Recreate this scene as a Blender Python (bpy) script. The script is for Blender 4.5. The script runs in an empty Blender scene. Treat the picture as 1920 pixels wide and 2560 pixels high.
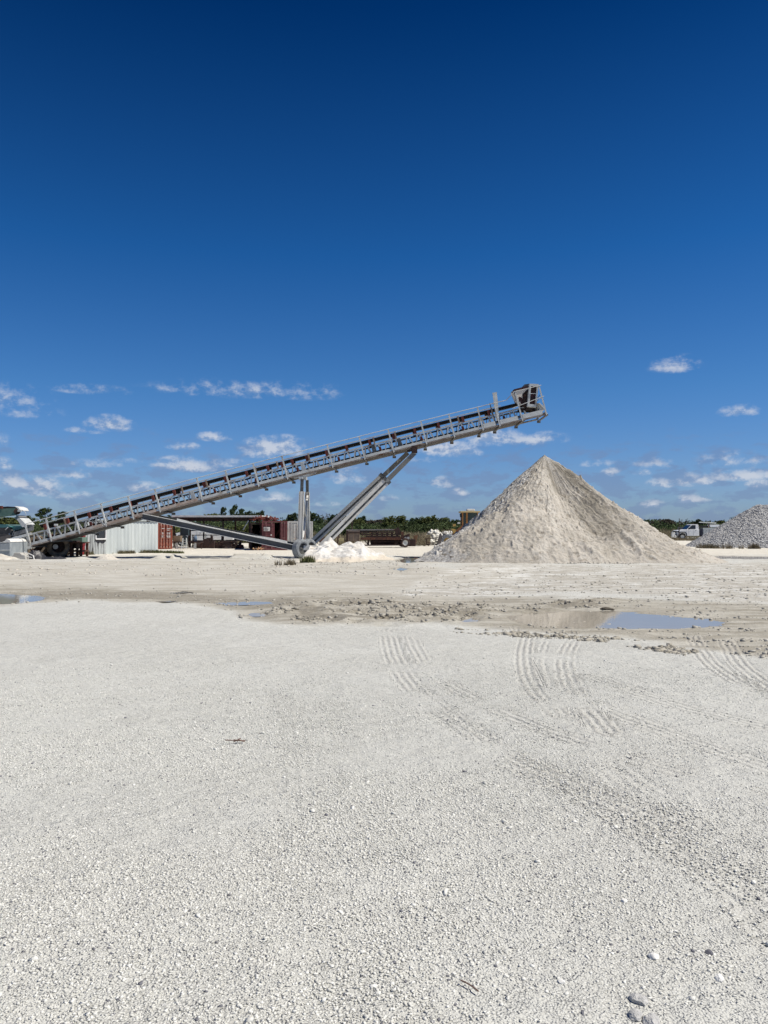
import bpy, bmesh, math, random
import numpy as np
from mathutils import Vector, Matrix
R = math.radians
random.seed(7); rng = np.random.default_rng(7)
scene = bpy.context.scene
col = scene.collection

# ------------------------------------------------------------------ camera
F = 1923.0; CAMZ = 1.6; PITCH = math.atan(49/F)
cd = bpy.data.cameras.new('camera'); cam = bpy.data.objects.new('camera', cd); col.objects.link(cam)
cam.location = (0, 0, CAMZ); cam.rotation_euler = (R(90)+PITCH, 0, 0)
cd.sensor_fit = 'VERTICAL'; cd.sensor_height = 36; cd.lens = F/2560*36
cd.clip_start = 0.05; cd.clip_end = 9000
scene.camera = cam
scene.render.resolution_x = 768; scene.render.resolution_y = 1024
scene.view_settings.view_transform = 'Standard'; scene.view_settings.look = 'None'
scene.view_settings.exposure = 0.24; scene.view_settings.gamma = 1.0

def ray(px, py):
    dx, up = px-960, 1280-py
    return Vector((dx, F*math.cos(PITCH)-up*math.sin(PITCH), up*math.cos(PITCH)+F*math.sin(PITCH)))
def P(px, py, D):
    r = ray(px, py); t = D/r.y
    return Vector((r.x*t, D, CAMZ+r.z*t))
def G(px, py, z=0.0):
    r = ray(px, py); t = (z-CAMZ)/r.z
    return Vector((r.x*t, r.y*t, z))
def HZ(py, D): return P(960, py, D).z        # height of an image row at a depth
def XX(px, D): return P(px, 1329, D).x

# ------------------------------------------------------------------ sun
SUN_EL, SUN_AZ = R(57), R(-11)    # azimuth measured from +X towards +Y
sd = Vector((math.cos(SUN_EL)*math.cos(SUN_AZ), math.cos(SUN_EL)*math.sin(SUN_AZ), math.sin(SUN_EL)))
sl = bpy.data.lights.new('sun', 'SUN'); sl.energy = 4.6; sl.angle = R(0.53); sl.color = (1.0, 0.945, 0.85)
so = bpy.data.objects.new('sun', sl); col.objects.link(so)
so.rotation_euler = sd.to_track_quat('Z', 'Y').to_euler()

# ------------------------------------------------------------------ world
world = bpy.data.worlds.new('World'); scene.world = world; world.use_nodes = True
wt = world.node_tree; wn = wt.nodes; wl = wt.links
for n in list(wn): wn.remove(n)
def wm(op, a, b=None, c=None, clamp=False):
    n = wn.new('ShaderNodeMath'); n.operation = op; n.use_clamp = clamp
    for i, v in enumerate((a, b, c)):
        if v is None: continue
        if isinstance(v, (int, float)): n.inputs[i].default_value = v
        else: wl.new(v, n.inputs[i])
    return n.outputs[0]
def wv(op, a, b=None, c=None):
    n = wn.new('ShaderNodeVectorMath'); n.operation = op
    for i, v in enumerate((a, b, c)):
        if v is None: continue
        if isinstance(v, tuple): n.inputs[i].default_value = v
        else: wl.new(v, n.inputs[i])
    return n.outputs['Value'] if op == 'LENGTH' else n.outputs[0]
def wmix(fac, a, b):
    n = wn.new('ShaderNodeMix'); n.data_type = 'RGBA'
    for i, v in ((0, fac), (6, a), (7, b)):
        if isinstance(v, (int, float, tuple)): n.inputs[i].default_value = v
        else: wl.new(v, n.inputs[i])
    return n.outputs[2]
def wss(x, lo, hi):
    n = wn.new('ShaderNodeMapRange'); n.interpolation_type = 'SMOOTHSTEP'
    wl.new(x, n.inputs[0]); n.inputs[1].default_value = lo; n.inputs[2].default_value = hi
    return n.outputs[0]
tc = wn.new('ShaderNodeTexCoord'); D3 = tc.outputs['Generated']
sx = wn.new('ShaderNodeSeparateXYZ'); wl.new(D3, sx.inputs[0])
az = wm('ARCTAN2', sx.outputs[0], sx.outputs[1])
el = wm('ARCSINE', sx.outputs[2])
sky = wn.new('ShaderNodeTexSky'); sky.sky_type = 'NISHITA'; sky.sun_disc = False
sky.sun_elevation = SUN_EL; sky.sun_rotation = math.atan2(sd.x, sd.y)
sky.altitude = 0; sky.air_density = 1.0; sky.dust_density = 0.4; sky.ozone_density = 3.0
# deepen the blue with height, as the phone's rendering of a clean noon sky has it
gm = wn.new('ShaderNodeGamma'); wl.new(sky.outputs[0], gm.inputs[0]); gm.inputs[1].default_value = 1.0
ramp = wn.new('ShaderNodeValToRGB'); wl.new(wm('DIVIDE', el, R(60), clamp=True), ramp.inputs[0])
SKYR = [(0.0, (0.34, 0.46, 0.74)), (0.05, (0.33, 0.46, 0.74)), (0.17, (0.20, 0.42, 0.68)), (0.33, (0.068, 0.315, 0.60)), (0.58, (0.0025, 0.125, 0.315)), (1.0, (0.002, 0.085, 0.25))]
e = ramp.color_ramp.elements
e[0].position = 0; e[0].color = (*SKYR[0][1], 1); e[1].position = 1; e[1].color = (*SKYR[-1][1], 1)
for p_, c_ in SKYR[1:-1]:
    k = e.new(p_); k.color = (*c_, 1)
mul = wn.new('ShaderNodeMix'); mul.data_type = 'RGBA'; mul.blend_type = 'MULTIPLY'; mul.inputs[0].default_value = 1
wl.new(gm.outputs[0], mul.inputs[6]); wl.new(ramp.outputs[0], mul.inputs[7])
skycol = mul.outputs[2]
# clouds in direction space
CL = [(1690,918,52,22,.62),(1720,912,22,20,.45),(1852,1030,42,15,.75),(1235,1098,65,24,1),(1330,1100,75,18,.75),(1105,1124,66,24,1.1),(1150,1135,50,14,.7),
 (275,1065,48,20,1),(215,1078,45,10,.45),(610,980,210,24,.45),(760,985,90,24,.43),(230,978,95,14,.42),(20,1003,90,34,.48),(60,1030,80,25,.35),
 (540,1095,42,13,.85),(458,1118,34,11,.8),(690,1122,74,26,1.05),(655,1135,50,15,.7),(470,1166,70,20,1),(560,1160,60,12,.5),(180,1190,34,15,.75),
 (60,1213,90,20,.85),(12,1164,24,16,.8),(110,1235,40,10,.5),(185,1243,48,12,.7),(360,1222,40,14,.7),(870,1196,42,24,.7),(1108,1210,26,16,.72),
 (1147,1233,22,10,1),(985,1248,30,10,.7),(1050,1150,60,12,.35),(1735,1204,38,17,.95),(1870,1190,75,16,.85),(1830,1155,70,22,.5),(1640,1160,60,16,.42),
 (1650,1212,28,14,.7),(1600,1183,24,10,.5),(1530,1183,24,12,.62),(1500,1160,50,12,.38),(1710,1252,22,11,.85),(1758,1247,32,12,.7),(1905,1212,30,12,.8),(1630,1262,28,12,.65),
 (685,1246,42,15,.62),(820,1262,30,9,.5),(770,1180,45,14,.45),(330,1150,70,12,.4),(240,1160,60,14,.42),(1400,1190,50,12,.4),
 (2100,1150,120,30,.9),(2300,1060,90,26,.9),(2200,1230,120,16,.8),(-150,1100,110,30,.9),(-300,1190,140,24,.9),(-500,1020,100,30,.8)]
pv = wn.new('ShaderNodeCombineXYZ'); wl.new(az, pv.inputs[0]); wl.new(el, pv.inputs[1])
nz = wn.new('ShaderNodeTexNoise'); nz.noise_dimensions = '2D'; nz.inputs['Scale'].default_value = 34; nz.inputs['Detail'].default_value = 8; nz.inputs['Roughness'].default_value = .62
sv = wv('MULTIPLY', pv.outputs[0], (1.1, 1.7, 1.0)); wl.new(sv, nz.inputs[0])
nz2 = wn.new('ShaderNodeTexNoise'); nz2.noise_dimensions = '2D'; nz2.inputs['Scale'].default_value = 34; nz2.inputs['Detail'].default_value = 8; nz2.inputs['Roughness'].default_value = .62
wl.new(wv('ADD', sv, (0.004, 0.010, 0)), nz2.inputs[0])
wsum = None; ysum = None; vmax = None
for (cx, cy, rx, ry, dn) in CL:
    r_ = ray(cx, cy).normalized()
    a0 = math.atan2(r_.x, r_.y); e0 = math.asin(r_.z)
    ax = rx*1.12/F; ay = ry*1.25/F
    if vmax is not None:      # chained through z so that the shader compiler evaluates one cloud after another
        pc = wn.new('ShaderNodeCombineXYZ'); wl.new(az, pc.inputs[0]); wl.new(el, pc.inputs[1]); wl.new(ysum, pc.inputs[2])
    else: pc = pv
    q = wv('MULTIPLY_ADD', pc.outputs[0], (1/ax, 1/ay, 0.0), (-a0/ax, -e0/ay, 0.0))
    q2 = wv('MAXIMUM', q, wv('MULTIPLY', q, (-1.0, -1.9, 0.0)))
    w = wm('MULTIPLY_ADD', wv('LENGTH', q2), -dn, dn*1.35, clamp=False)
    w = wm('MAXIMUM', w, 0.0)
    sy_ = wn.new('ShaderNodeSeparateXYZ'); wl.new(q, sy_.inputs[0])
    wsum = w if wsum is None else wm('ADD', wsum, w)
    ysum = wm('MULTIPLY', w, sy_.outputs[1]) if ysum is None else wm('MULTIPLY_ADD', w, sy_.outputs[1], ysum)
    vmax = w if vmax is None else wm('MAXIMUM', vmax, w)
vrel = wm('DIVIDE', ysum, wm('ADD', wsum, 0.02))
# thin scattered cloud just over the horizon
low = wn.new('ShaderNodeTexNoise'); low.noise_dimensions = '2D'; low.inputs['Scale'].default_value = 26; low.inputs['Detail'].default_value = 7; low.inputs['Roughness'].default_value = .6
wl.new(wv('MULTIPLY', pv.outputs[0], (1.0, 2.6, 1.0)), low.inputs[0])
band = wm('MULTIPLY', wss(el, R(9.5), R(2.5)), wm('SUBTRACT', low.outputs[0], 0.40))
dens = wm('ADD', wm('ADD', vmax, wm('MULTIPLY', wm('SUBTRACT', nz.outputs[0], 0.56), 2.1)), 0.0)
dens = wm('MULTIPLY', dens, wss(vmax, 0.0, 0.25))
alpha = wm('MULTIPLY', wss(dens, -0.05, 1.15), wss(vmax, 0.0, 0.30))
thin = wm('MULTIPLY', wss(band, 0.03, 0.18), 0.48)
relief = wm('MULTIPLY', wm('SUBTRACT', nz.outputs[0], nz2.outputs[0]), 6.0)
lit = wm('ADD', wm('ADD', wm('MULTIPLY', vrel, 0.45), relief), 0.55, clamp=True)
ccol = wmix(lit, (0.24, 0.32, 0.47, 1), (0.54, 0.57, 0.63, 1))
SKS = 0.115
ccol_s = wv('MULTIPLY', ccol, (1/SKS, 1/SKS, 1/SKS))
thin_s = (0.15/SKS, 0.215/SKS, 0.37/SKS, 1)
c1 = wmix(thin, skycol, thin_s)
c2 = wmix(wm('MULTIPLY', alpha, 0.80), c1, ccol_s)
bg = wn.new('ShaderNodeBackground'); wl.new(c2, bg.inputs[0]); bg.inputs[1].default_value = SKS
wo = wn.new('ShaderNodeOutputWorld'); wl.new(bg.outputs[0], wo.inputs[0])
world.cycles.sampling_method = 'MANUAL'; world.cycles.sample_map_resolution = 512

# ------------------------------------------------------------------ noise (numpy)
def _hash(ix, iy, s):
    h = (ix.astype(np.int64)*374761393 + iy.astype(np.int64)*668265263 + s*1442695041) & 0xffffffff
    h = ((h ^ (h >> 13))*1274126177) & 0xffffffff
    return ((h ^ (h >> 16)) & 0xffff)/65535.0
def vnoise(x, y, s=0):
    ix = np.floor(x); iy = np.floor(y); fx = x-ix; fy = y-iy
    fx = fx*fx*(3-2*fx); fy = fy*fy*(3-2*fy)
    a = _hash(ix, iy, s); b = _hash(ix+1, iy, s); c = _hash(ix, iy+1, s); d = _hash(ix+1, iy+1, s)
    return (a*(1-fx)+b*fx)*(1-fy)+(c*(1-fx)+d*fx)*fy
def fbm(x, y, o=4, s=0, g=.5):
    t = 0; a = 1; n = 0
    for i in range(o):
        t = t+a*vnoise(x, y, s+i*17); n += a; a *= g; x = x*2.03+5.1; y = y*2.03+3.7
    return t/n
def ridged(x, y, o=4, s=0):
    t = 0; a = 1; n = 0
    for i in range(o):
        t = t+a*(1-np.abs(2*vnoise(x, y, s+i*13)-1)); n += a; a *= .5; x = x*2.1+1.3; y = y*2.1+7.7
    return t/n
def sst(x, lo, hi):
    t = np.clip((x-lo)/(hi-lo), 0, 1); return t*t*(3-2*t)

# ------------------------------------------------------------------ materials
MATS = {}
def mat(name, c1, c2=None, scale=3.0, rough=.7, metal=0.0, bump=0.0, bscale=30.0, contrast=(.35, .65), spec=.4, stretch=(1, 1, 1), c3=None, s3=8.0, t3=(.6, .7)):
    if name in MATS: return MATS[name]
    m = bpy.data.materials.new(name); m.use_nodes = True; t = m.node_tree; N = t.nodes; L = t.links
    b = N['Principled BSDF']; b.inputs['Roughness'].default_value = rough; b.inputs['Metallic'].default_value = metal
    b.inputs['Specular IOR Level'].default_value = spec
    g = N.new('ShaderNodeNewGeometry')
    mp = N.new('ShaderNodeMapping'); mp.inputs['Scale'].default_value = stretch; L.new(g.outputs['Position'], mp.inputs[0])
    if c2 is None: c2 = tuple(min(1, v*.78) for v in c1)
    n = N.new('ShaderNodeTexNoise'); n.inputs['Scale'].default_value = scale; n.inputs['Detail'].default_value = 6; n.inputs['Roughness'].default_value = .6
    L.new(mp.outputs[0], n.inputs[0])
    mr = N.new('ShaderNodeMapRange'); mr.inputs[1].default_value = contrast[0]; mr.inputs[2].default_value = contrast[1]; L.new(n.outputs[0], mr.inputs[0])
    mx = N.new('ShaderNodeMix'); mx.data_type = 'RGBA'; mx.inputs[6].default_value = (*c1, 1); mx.inputs[7].default_value = (*c2, 1)
    L.new(mr.outputs[0], mx.inputs[0]); out = mx.outputs[2]
    if c3 is not None:
        n3 = N.new('ShaderNodeTexNoise'); n3.inputs['Scale'].default_value = s3; n3.inputs['Detail'].default_value = 5; L.new(mp.outputs[0], n3.inputs[0])
        m3 = N.new('ShaderNodeMapRange'); m3.inputs[1].default_value = t3[0]; m3.inputs[2].default_value = t3[1]; L.new(n3.outputs[0], m3.inputs[0])
        x3 = N.new('ShaderNodeMix'); x3.data_type = 'RGBA'; x3.inputs[7].default_value = (*c3, 1); L.new(out, x3.inputs[6]); L.new(m3.outputs[0], x3.inputs[0]); out = x3.outputs[2]
    L.new(out, b.inputs['Base Color'])
    if bump > 0:
        nb = N.new('ShaderNodeTexNoise'); nb.inputs['Scale'].default_value = bscale; nb.inputs['Detail'].default_value = 5; L.new(mp.outputs[0], nb.inputs[0])
        bp = N.new('ShaderNodeBump'); bp.inputs['Strength'].default_value = 1; bp.inputs['Distance'].default_value = bump; L.new(nb.outputs[0], bp.inputs['Height']); L.new(bp.outputs[0], b.inputs['Normal'])
    MATS[name] = m; return m

galv = mat('galvanised_steel', (.65, .66, .635), (.48, .49, .47), 2.2, .6, .0, c3=(.32, .25, .18), s3=1.1, t3=(.60, .74))
galv_rust = mat('stained_steel', (.56, .52, .46), (.40, .35, .30), 3, .65, .0, c3=(.20, .10, .055), s3=1.6, t3=(.52, .68))
steel_dark = mat('weathered_dark_steel', (.13, .135, .13), (.07, .07, .07), 5, .55, .3, c3=(.30, .30, .28), s3=3, t3=(.58, .7))
web_shade = mat('shaded_beam_web', (.085, .09, .098), (.06, .065, .07), 1.5, .6)  # tongue beam web: shade under the top flange painted in as dark grey
white_paint = mat('white_painted_steel', (.74, .74, .71), (.58, .57, .53), 2.5, .5, c3=(.30, .24, .18), s3=5, t3=(.66, .78))
white_dust = mat('white_lime_dust', (.78, .77, .73), (.66, .65, .61), 4, .95, bump=.02, bscale=12)
rubber = mat('black_rubber_belt', (.018, .018, .020), (.035, .033, .032), 2, .75)
rust = mat('rusted_steel', (.11, .045, .028), (.055, .028, .022), 4, .85, c3=(.20, .09, .045), s3=9, t3=(.55, .7))
rust_dark = mat('dark_rusted_steel', (.045, .024, .02), (.028, .02, .018), 3, .85, c3=(.12, .055, .035), s3=7, t3=(.56, .7))
red_oxide = mat('red_oxide_paint', (.17, .035, .022), (.08, .024, .018), 8, .75)
tan_steel = mat('tan_idler_stand', (.34, .27, .20), (.2, .13, .09), 6, .8)
concrete = mat('concrete', (.50, .48, .44), (.38, .37, .34), 3, .9, bump=.01)
green_paint = mat('faded_green_paint', (.16, .24, .19), (.10, .16, .13), 2, .6)
teal_paint = mat('teal_paint', (.07, .20, .20), (.05, .13, .14), 2, .5)
tyre_mat = mat('dusty_tyre', (.30, .32, .33), (.17, .18, .19), 4, .9)
tyre_brown = mat('muddy_tyre', (.32, .245, .17), (.13, .11, .09), 4, .9)
dark_hole = mat('dark_interior', (.012, .012, .013), (.008, .008, .008), 3, .9)
glass = mat('dark_window_glass', (.015, .02, .03), (.02, .028, .04), 1, .08, spec=.6)
yellow = mat('yellow_machine_paint', (.48, .31, .09), (.34, .22, .07), 4, .5)
orange = mat('orange_machine_paint', (.42, .19, .05), (.3, .13, .04), 4, .5)
peel = mat('peeling_cream_paint', (.80, .74, .64), (.76, .68, .58), 3, .7, c3=(.05, .015, .012), s3=3.4, t3=(.555, .57), stretch=(1.2, 1, .45))
maroon = mat('maroon_paint', (.07, .018, .018), (.04, .012, .012), 5, .6)

# ------------------------------------------------------------------ mesh helper
class MB:
    def __init__(s): s.v = []; s.f = []
    def add(s, vs, fs):
        o = len(s.v); s.v += [tuple(p) for p in vs]; s.f += [tuple(i+o for i in q) for q in fs]; return s
    def box(s, c, d, rz=0.0, M=None):
        c = Vector(c); hx, hy, hz = d[0]/2, d[1]/2, d[2]/2
        m = M if M is not None else Matrix.Rotation(rz, 3, 'Z')
        vs = [c+m @ Vector((x*hx, y*hy, z*hz)) for x in (-1, 1) for y in (-1, 1) for z in (-1, 1)]
        return s.add(vs, [(0,1,3,2),(4,6,7,5),(0,4,5,1),(2,3,7,6),(0,2,6,4),(1,5,7,3)])
    def bar(s, a, b, w, h, side=(0, 1, 0)):
        a = Vector(a); b = Vector(b); d = (b-a); L = d.length
        if L < 1e-6: return s
        d.normalize(); sd_ = Vector(side); sd_ = (sd_-d*sd_.dot(d)).normalized(); up = sd_.cross(d)
        M = Matrix((d, sd_, up)).transposed()
        return s.box((a+b)/2, (L, w, h), M=M)
    def tube(s, a, b, r, n=8, r2=None, cap=True):
        a = Vector(a); b = Vector(b); r2 = r if r2 is None else r2; d = (b-a).normalized()
        u = d.orthogonal().normalized(); w = d.cross(u)
        vs = [a+(u*math.cos(t)+w*math.sin(t))*r for t in [2*math.pi*i/n for i in range(n)]]
        vs += [b+(u*math.cos(t)+w*math.sin(t))*r2 for t in [2*math.pi*i/n for i in range(n)]]
        fs = [(i, (i+1) % n, n+(i+1) % n, n+i) for i in range(n)]
        if cap: fs += [tuple(range(n))[::-1], tuple(range(n, 2*n))]
        return s.add(vs, fs)
    def path(s, pts, r, n=6):
        for a, b in zip(pts[:-1], pts[1:]): s.tube(a, b, r, n)
        return s
    def prism(s, poly, ext):
        e_ = Vector(ext); n = len(poly); vs = [Vector(p) for p in poly]+[Vector(p)+e_ for p in poly]
        fs = [tuple(range(n))[::-1], tuple(range(n, 2*n))]+[(i, (i+1) % n, n+(i+1) % n, n+i) for i in range(n)]
        return s.add(vs, fs)
    def lathe(s, c, axis, prof, n=24):      # prof: list of (offset along axis, radius)
        c = Vector(c); d = Vector(axis).normalized(); u = d.orthogonal().normalized(); w = d.cross(u); k = len(prof)
        vs = [c+d*o+(u*math.cos(2*math.pi*i/n)+w*math.sin(2*math.pi*i/n))*r for i in range(n) for (o, r) in prof]
        fs = [(i*k+j, ((i+1) % n)*k+j, ((i+1) % n)*k+j+1, i*k+j+1) for i in range(n) for j in range(k-1)]
        return s.add(vs, fs)
    def build(s, name, m, parent=None, smooth=False, bevel=0):
        me = bpy.data.meshes.new(name); me.from_pydata(s.v, [], s.f); me.update()
        bm = bmesh.new(); bm.from_mesh(me); bmesh.ops.recalc_face_normals(bm, faces=bm.faces); bm.to_mesh(me); bm.free()
        me.materials.append(m)
        if smooth:
            for p in me.polygons: p.use_smooth = True
        o = bpy.data.objects.new(name, me); col.objects.link(o)
        if parent is not None:
            o.parent = parent; o.matrix_parent_inverse = PINV(parent)
        if bevel:
            md = o.modifiers.new('bevel', 'BEVEL'); md.width = bevel; md.segments = 2; md.limit_method = 'ANGLE'
        return o
def world_m(o):
    m = Matrix.Translation(o.location) @ o.rotation_euler.to_matrix().to_4x4()
    return m
def PINV(p):
    m = Matrix.Identity(4); q = p
    chain = []
    while q is not None: chain.append(q); q = q.parent
    for q in reversed(chain):
        m = m @ q.matrix_parent_inverse @ world_m(q)
    return m.inverted()
def empty(name, loc, label, cat, group=None, kind=None):
    o = bpy.data.objects.new(name, None); col.objects.link(o); o.location = loc; o.empty_display_size = .3
    return tag(o, label, cat, group, kind)
def tag(o, label=None, cat=None, group=None, kind=None):
    if label: o['label'] = label
    if cat: o['category'] = cat
    if group: o['group'] = group
    if kind: o['kind'] = kind
    return o
def grid_mesh(name, X, Y, Z, m, smooth=True, attrs=None):
    nr, nc = X.shape
    vs = np.stack([X, Y, Z], -1).reshape(-1, 3).astype(np.float32)
    i = np.arange(nr*nc).reshape(nr, nc)
    q = np.stack([i[:-1, :-1], i[:-1, 1:], i[1:, 1:], i[1:, :-1]], -1).reshape(-1, 4)
    return raw_mesh(name, vs, q, m, smooth, attrs)
def raw_mesh(name, vs, q, m, smooth=True, attrs=None, parent=None):
    k = q.shape[1]
    me = bpy.data.meshes.new(name); me.vertices.add(len(vs)); me.vertices.foreach_set('co', np.ascontiguousarray(vs, dtype=np.float32).ravel())
    me.loops.add(len(q)*k); me.loops.foreach_set('vertex_index', q.ravel().astype(np.int32))
    me.polygons.add(len(q)); me.polygons.foreach_set('loop_start', (np.arange(len(q))*k).astype(np.int32))
    me.polygons.foreach_set('loop_total', np.full(len(q), k, np.int32))
    if smooth: me.polygons.foreach_set('use_smooth', np.ones(len(q), bool))
    me.update(calc_edges=True)
    if attrs:
        for a, d in attrs.items():
            at = me.attributes.new(a, 'FLOAT', 'POINT'); at.data.foreach_set('value', d.ravel().astype(np.float32))
    me.materials.append(m)
    o = bpy.data.objects.new(name, me); col.objects.link(o)
    if parent is not None: o.parent = parent; o.matrix_parent_inverse = PINV(parent)
    return o

# ------------------------------------------------------------------ ground
def proj(X, Y, Z=0.0):
    Yc = np.maximum(Y, .3); zz = Z-CAMZ
    c, s = math.cos(PITCH), math.sin(PITCH)
    dep = Yc*c+zz*s; up = -Yc*s+zz*c
    return 960+F*X/dep, 1280-F*up/dep
def polymask(px, py, poly, soft, sy=None):
    sy = sy or soft*.35
    p = np.array(poly, float); n = len(p); k = soft/sy
    inside = np.zeros(px.shape, bool); dist = np.full(px.shape, 1e9)
    for i in range(n):
        x1, y1 = p[i]; x2, y2 = p[(i+1) % n]
        cond = ((y1 > py) != (y2 > py)) & (px < (x2-x1)*(py-y1)/((y2-y1)+1e-9)+x1)
        inside ^= cond
        ax_, ay_ = x2-x1, (y2-y1)*k; bx, by = px-x1, (py-y1)*k
        t = np.clip((bx*ax_+by*ay_)/(ax_*ax_+ay_*ay_+1e-9), 0, 1)
        dist = np.minimum(dist, np.hypot(bx-ax_*t, by-ay_*t))
    return sst(np.where(inside, dist, -dist), -soft, soft)
PUDDLES = [
 [(1262,1541),(1330,1529),(1450,1524),(1560,1529),(1700,1539),(1760,1544),(1822,1552),(1795,1562),(1700,1569),(1580,1571),(1480,1569),(1380,1566),(1300,1556)],
 [(1142,1546),(1170,1538),(1196,1541),(1192,1552),(1160,1554)],
 [(-260,1486),(-40,1482),(60,1484),(112,1490),(104,1499),(40,1506),(-60,1508),(-260,1504)],
 [(535,1506),(600,1501),(672,1502),(690,1506),(640,1511),(570,1512)],
 [(622,1532),(650,1527),(672,1532),(660,1540),(632,1540)],
 [(385,1502),(425,1499),(440,1502),(410,1506)],
 [(425,1480),(455,1477),(485,1479),(450,1484)],
 [(985,1401),(1020,1391),(1058,1391),(1055,1405),(1015,1408)],
 [(968,1421),(995,1417),(1030,1420),(1000,1426)],
 [(1720,1392),(1800,1388),(1960,1392),(1960,1398),(1800,1397)]]
def ground_height(X, Y, detail=True):
    px, py = proj(X, Y)
    front = Y > 1.0
    z = (fbm(X*.11, Y*.11, 3, 3)-.5)*.10*sst(Y, 8, 25)
    z = z+(fbm(X*.9, Y*.9, 3, 11)-.5)*.022
    if detail:
        z = z+(fbm(X*5, Y*5, 3, 21)-.5)*.010*sst(40-Y, 0, 20)
    far = sst(Y, 90, 130)*.42
    # rough, churned ground of the far yard and its little banks
    ch = sst(Y, 20, 27)*sst(62-Y, 0, 10)
    z = z+ch*(ridged(X*.35, Y*1.1, 4, 31)-.55)*.12
    wob = (fbm(X*.25, X*0+.3, 3, 44)-.5)*3
    lf = sst(-X, -2.5, 2)
    z = z+.30*np.exp(-((Y-45.2-wob)/1.2)**2)*(fbm(X*.8, Y*.4, 3, 51) > .44)*sst(fbm(X*.5, Y*.1, 3, 52), .42, .60)*lf
    z = z+.16*np.exp(-((Y-41-wob*1.3)/1.6)**2)*lf*fbm(X*.6, Y*.2, 3, 57)
    # ruts in the mud
    jm = (fbm(X*.7, Y*.7, 4, 63)-.5)
    mud = polymask(px+jm*90, py+jm*30, MUD, 55, 12)*front*sst(70-Y, 0, 10)
    rut = polymask(px+jm*70, py+jm*22, RUT, 40, 9)*front
    z = z+mud*(ridged(X*1.3, Y*2.0, 4, 61)-.6)*.05+rut*(ridged(X*2.1, Y*3.5, 4, 71)-.35)*.16
    wht = polymask(px+jm*90, py+jm*24, WHT, 50, 12)*front
    z = z+wht*(ridged(X*1.5+Y*.3, Y*2.6, 4, 75)-.5)*.06
    pud = np.zeros_like(X)
    for pl in PUDDLES:
        jx = (fbm(X*2.2, Y*2.2, 3, 81)-.5)
        pud = np.maximum(pud, polymask(px+jx*22, py+jx*5, pl, 14, 3.5)*front)
    z = z*(1-pud)-pud*.05
    return z+far, mud, rut, wht, pud
MUD = [(-400,1466),(200,1462),(420,1470),(620,1476),(880,1478),(1120,1492),(1500,1492),(1750,1500),(2100,1515),(2200,1650),(1900,1645),(1740,1622),(1600,1600),(1400,1586),(1220,1574),(1100,1562),(960,1560),(850,1562),(720,1560),(610,1550),(560,1522),(400,1508),(250,1504),(100,1512),(-400,1520)]
RUT = [(640,1530),(760,1505),(900,1500),(1120,1510),(1300,1516),(1420,1500),(1560,1498),(1500,1518),(1240,1528),(1140,1556),(1000,1560),(860,1556),(740,1552)]
WHT = [(1180,1405),(1500,1412),(1760,1404),(2100,1400),(2100,1520),(1880,1508),(1700,1495),(1500,1486),(1300,1486),(1180,1494),(1050,1500),(980,1480),(1060,1450)]
q = 0.6*np.exp(np.arange(0, 900)*.0078)
q = q[q < 700]; q = np.concatenate([q, [900, 1300, 2000, 3500, 6000]])
Yr = q-6
u = np.concatenate([[-14, -8, -5, -3, -2, -1.4, -1.1], np.linspace(-.88, .88, 620), [1.1, 1.4, 2, 3, 5, 8, 14]])
U, Q = np.meshgrid(u, q); X = U*Q; Y = Q-6
Z, mud, rut, wht, pud = ground_height(X, Y)
px, py = proj(X, Y); fr = (Y > 1)
jit = (fbm(X*.35, Y*.35, 4, 91)-.5)
sand = polymask(px, py+jit*55, [(-900,1392),(300,1395),(620,1398),(960,1395),(1100,1410),(1350,1415),(1250,1440),(1000,1475),(960,1510),(600,1500),(200,1490),(-900,1490)], 75, 16)*fr
cream = sst(Y, 46, 56)*sst(140-Y, 0, 40)
wetd = np.maximum(rut*(.25+.75*sst(fbm(X*1.3, Y*2.6, 4, 97), .46, .62)), pud)
for pl in PUDDLES: wetd = np.maximum(wetd, .85*polymask(px+jit*90, py+jit*26, pl, 90, 17)*fr)
wetd = np.maximum(wetd, .7*polymask(px+jit*120, py+jit*24, [(100,1480),(380,1474),(620,1496),(760,1490),(800,1520),(620,1526),(520,1512),(300,1500),(90,1500)], 40, 8)*fr)
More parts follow.
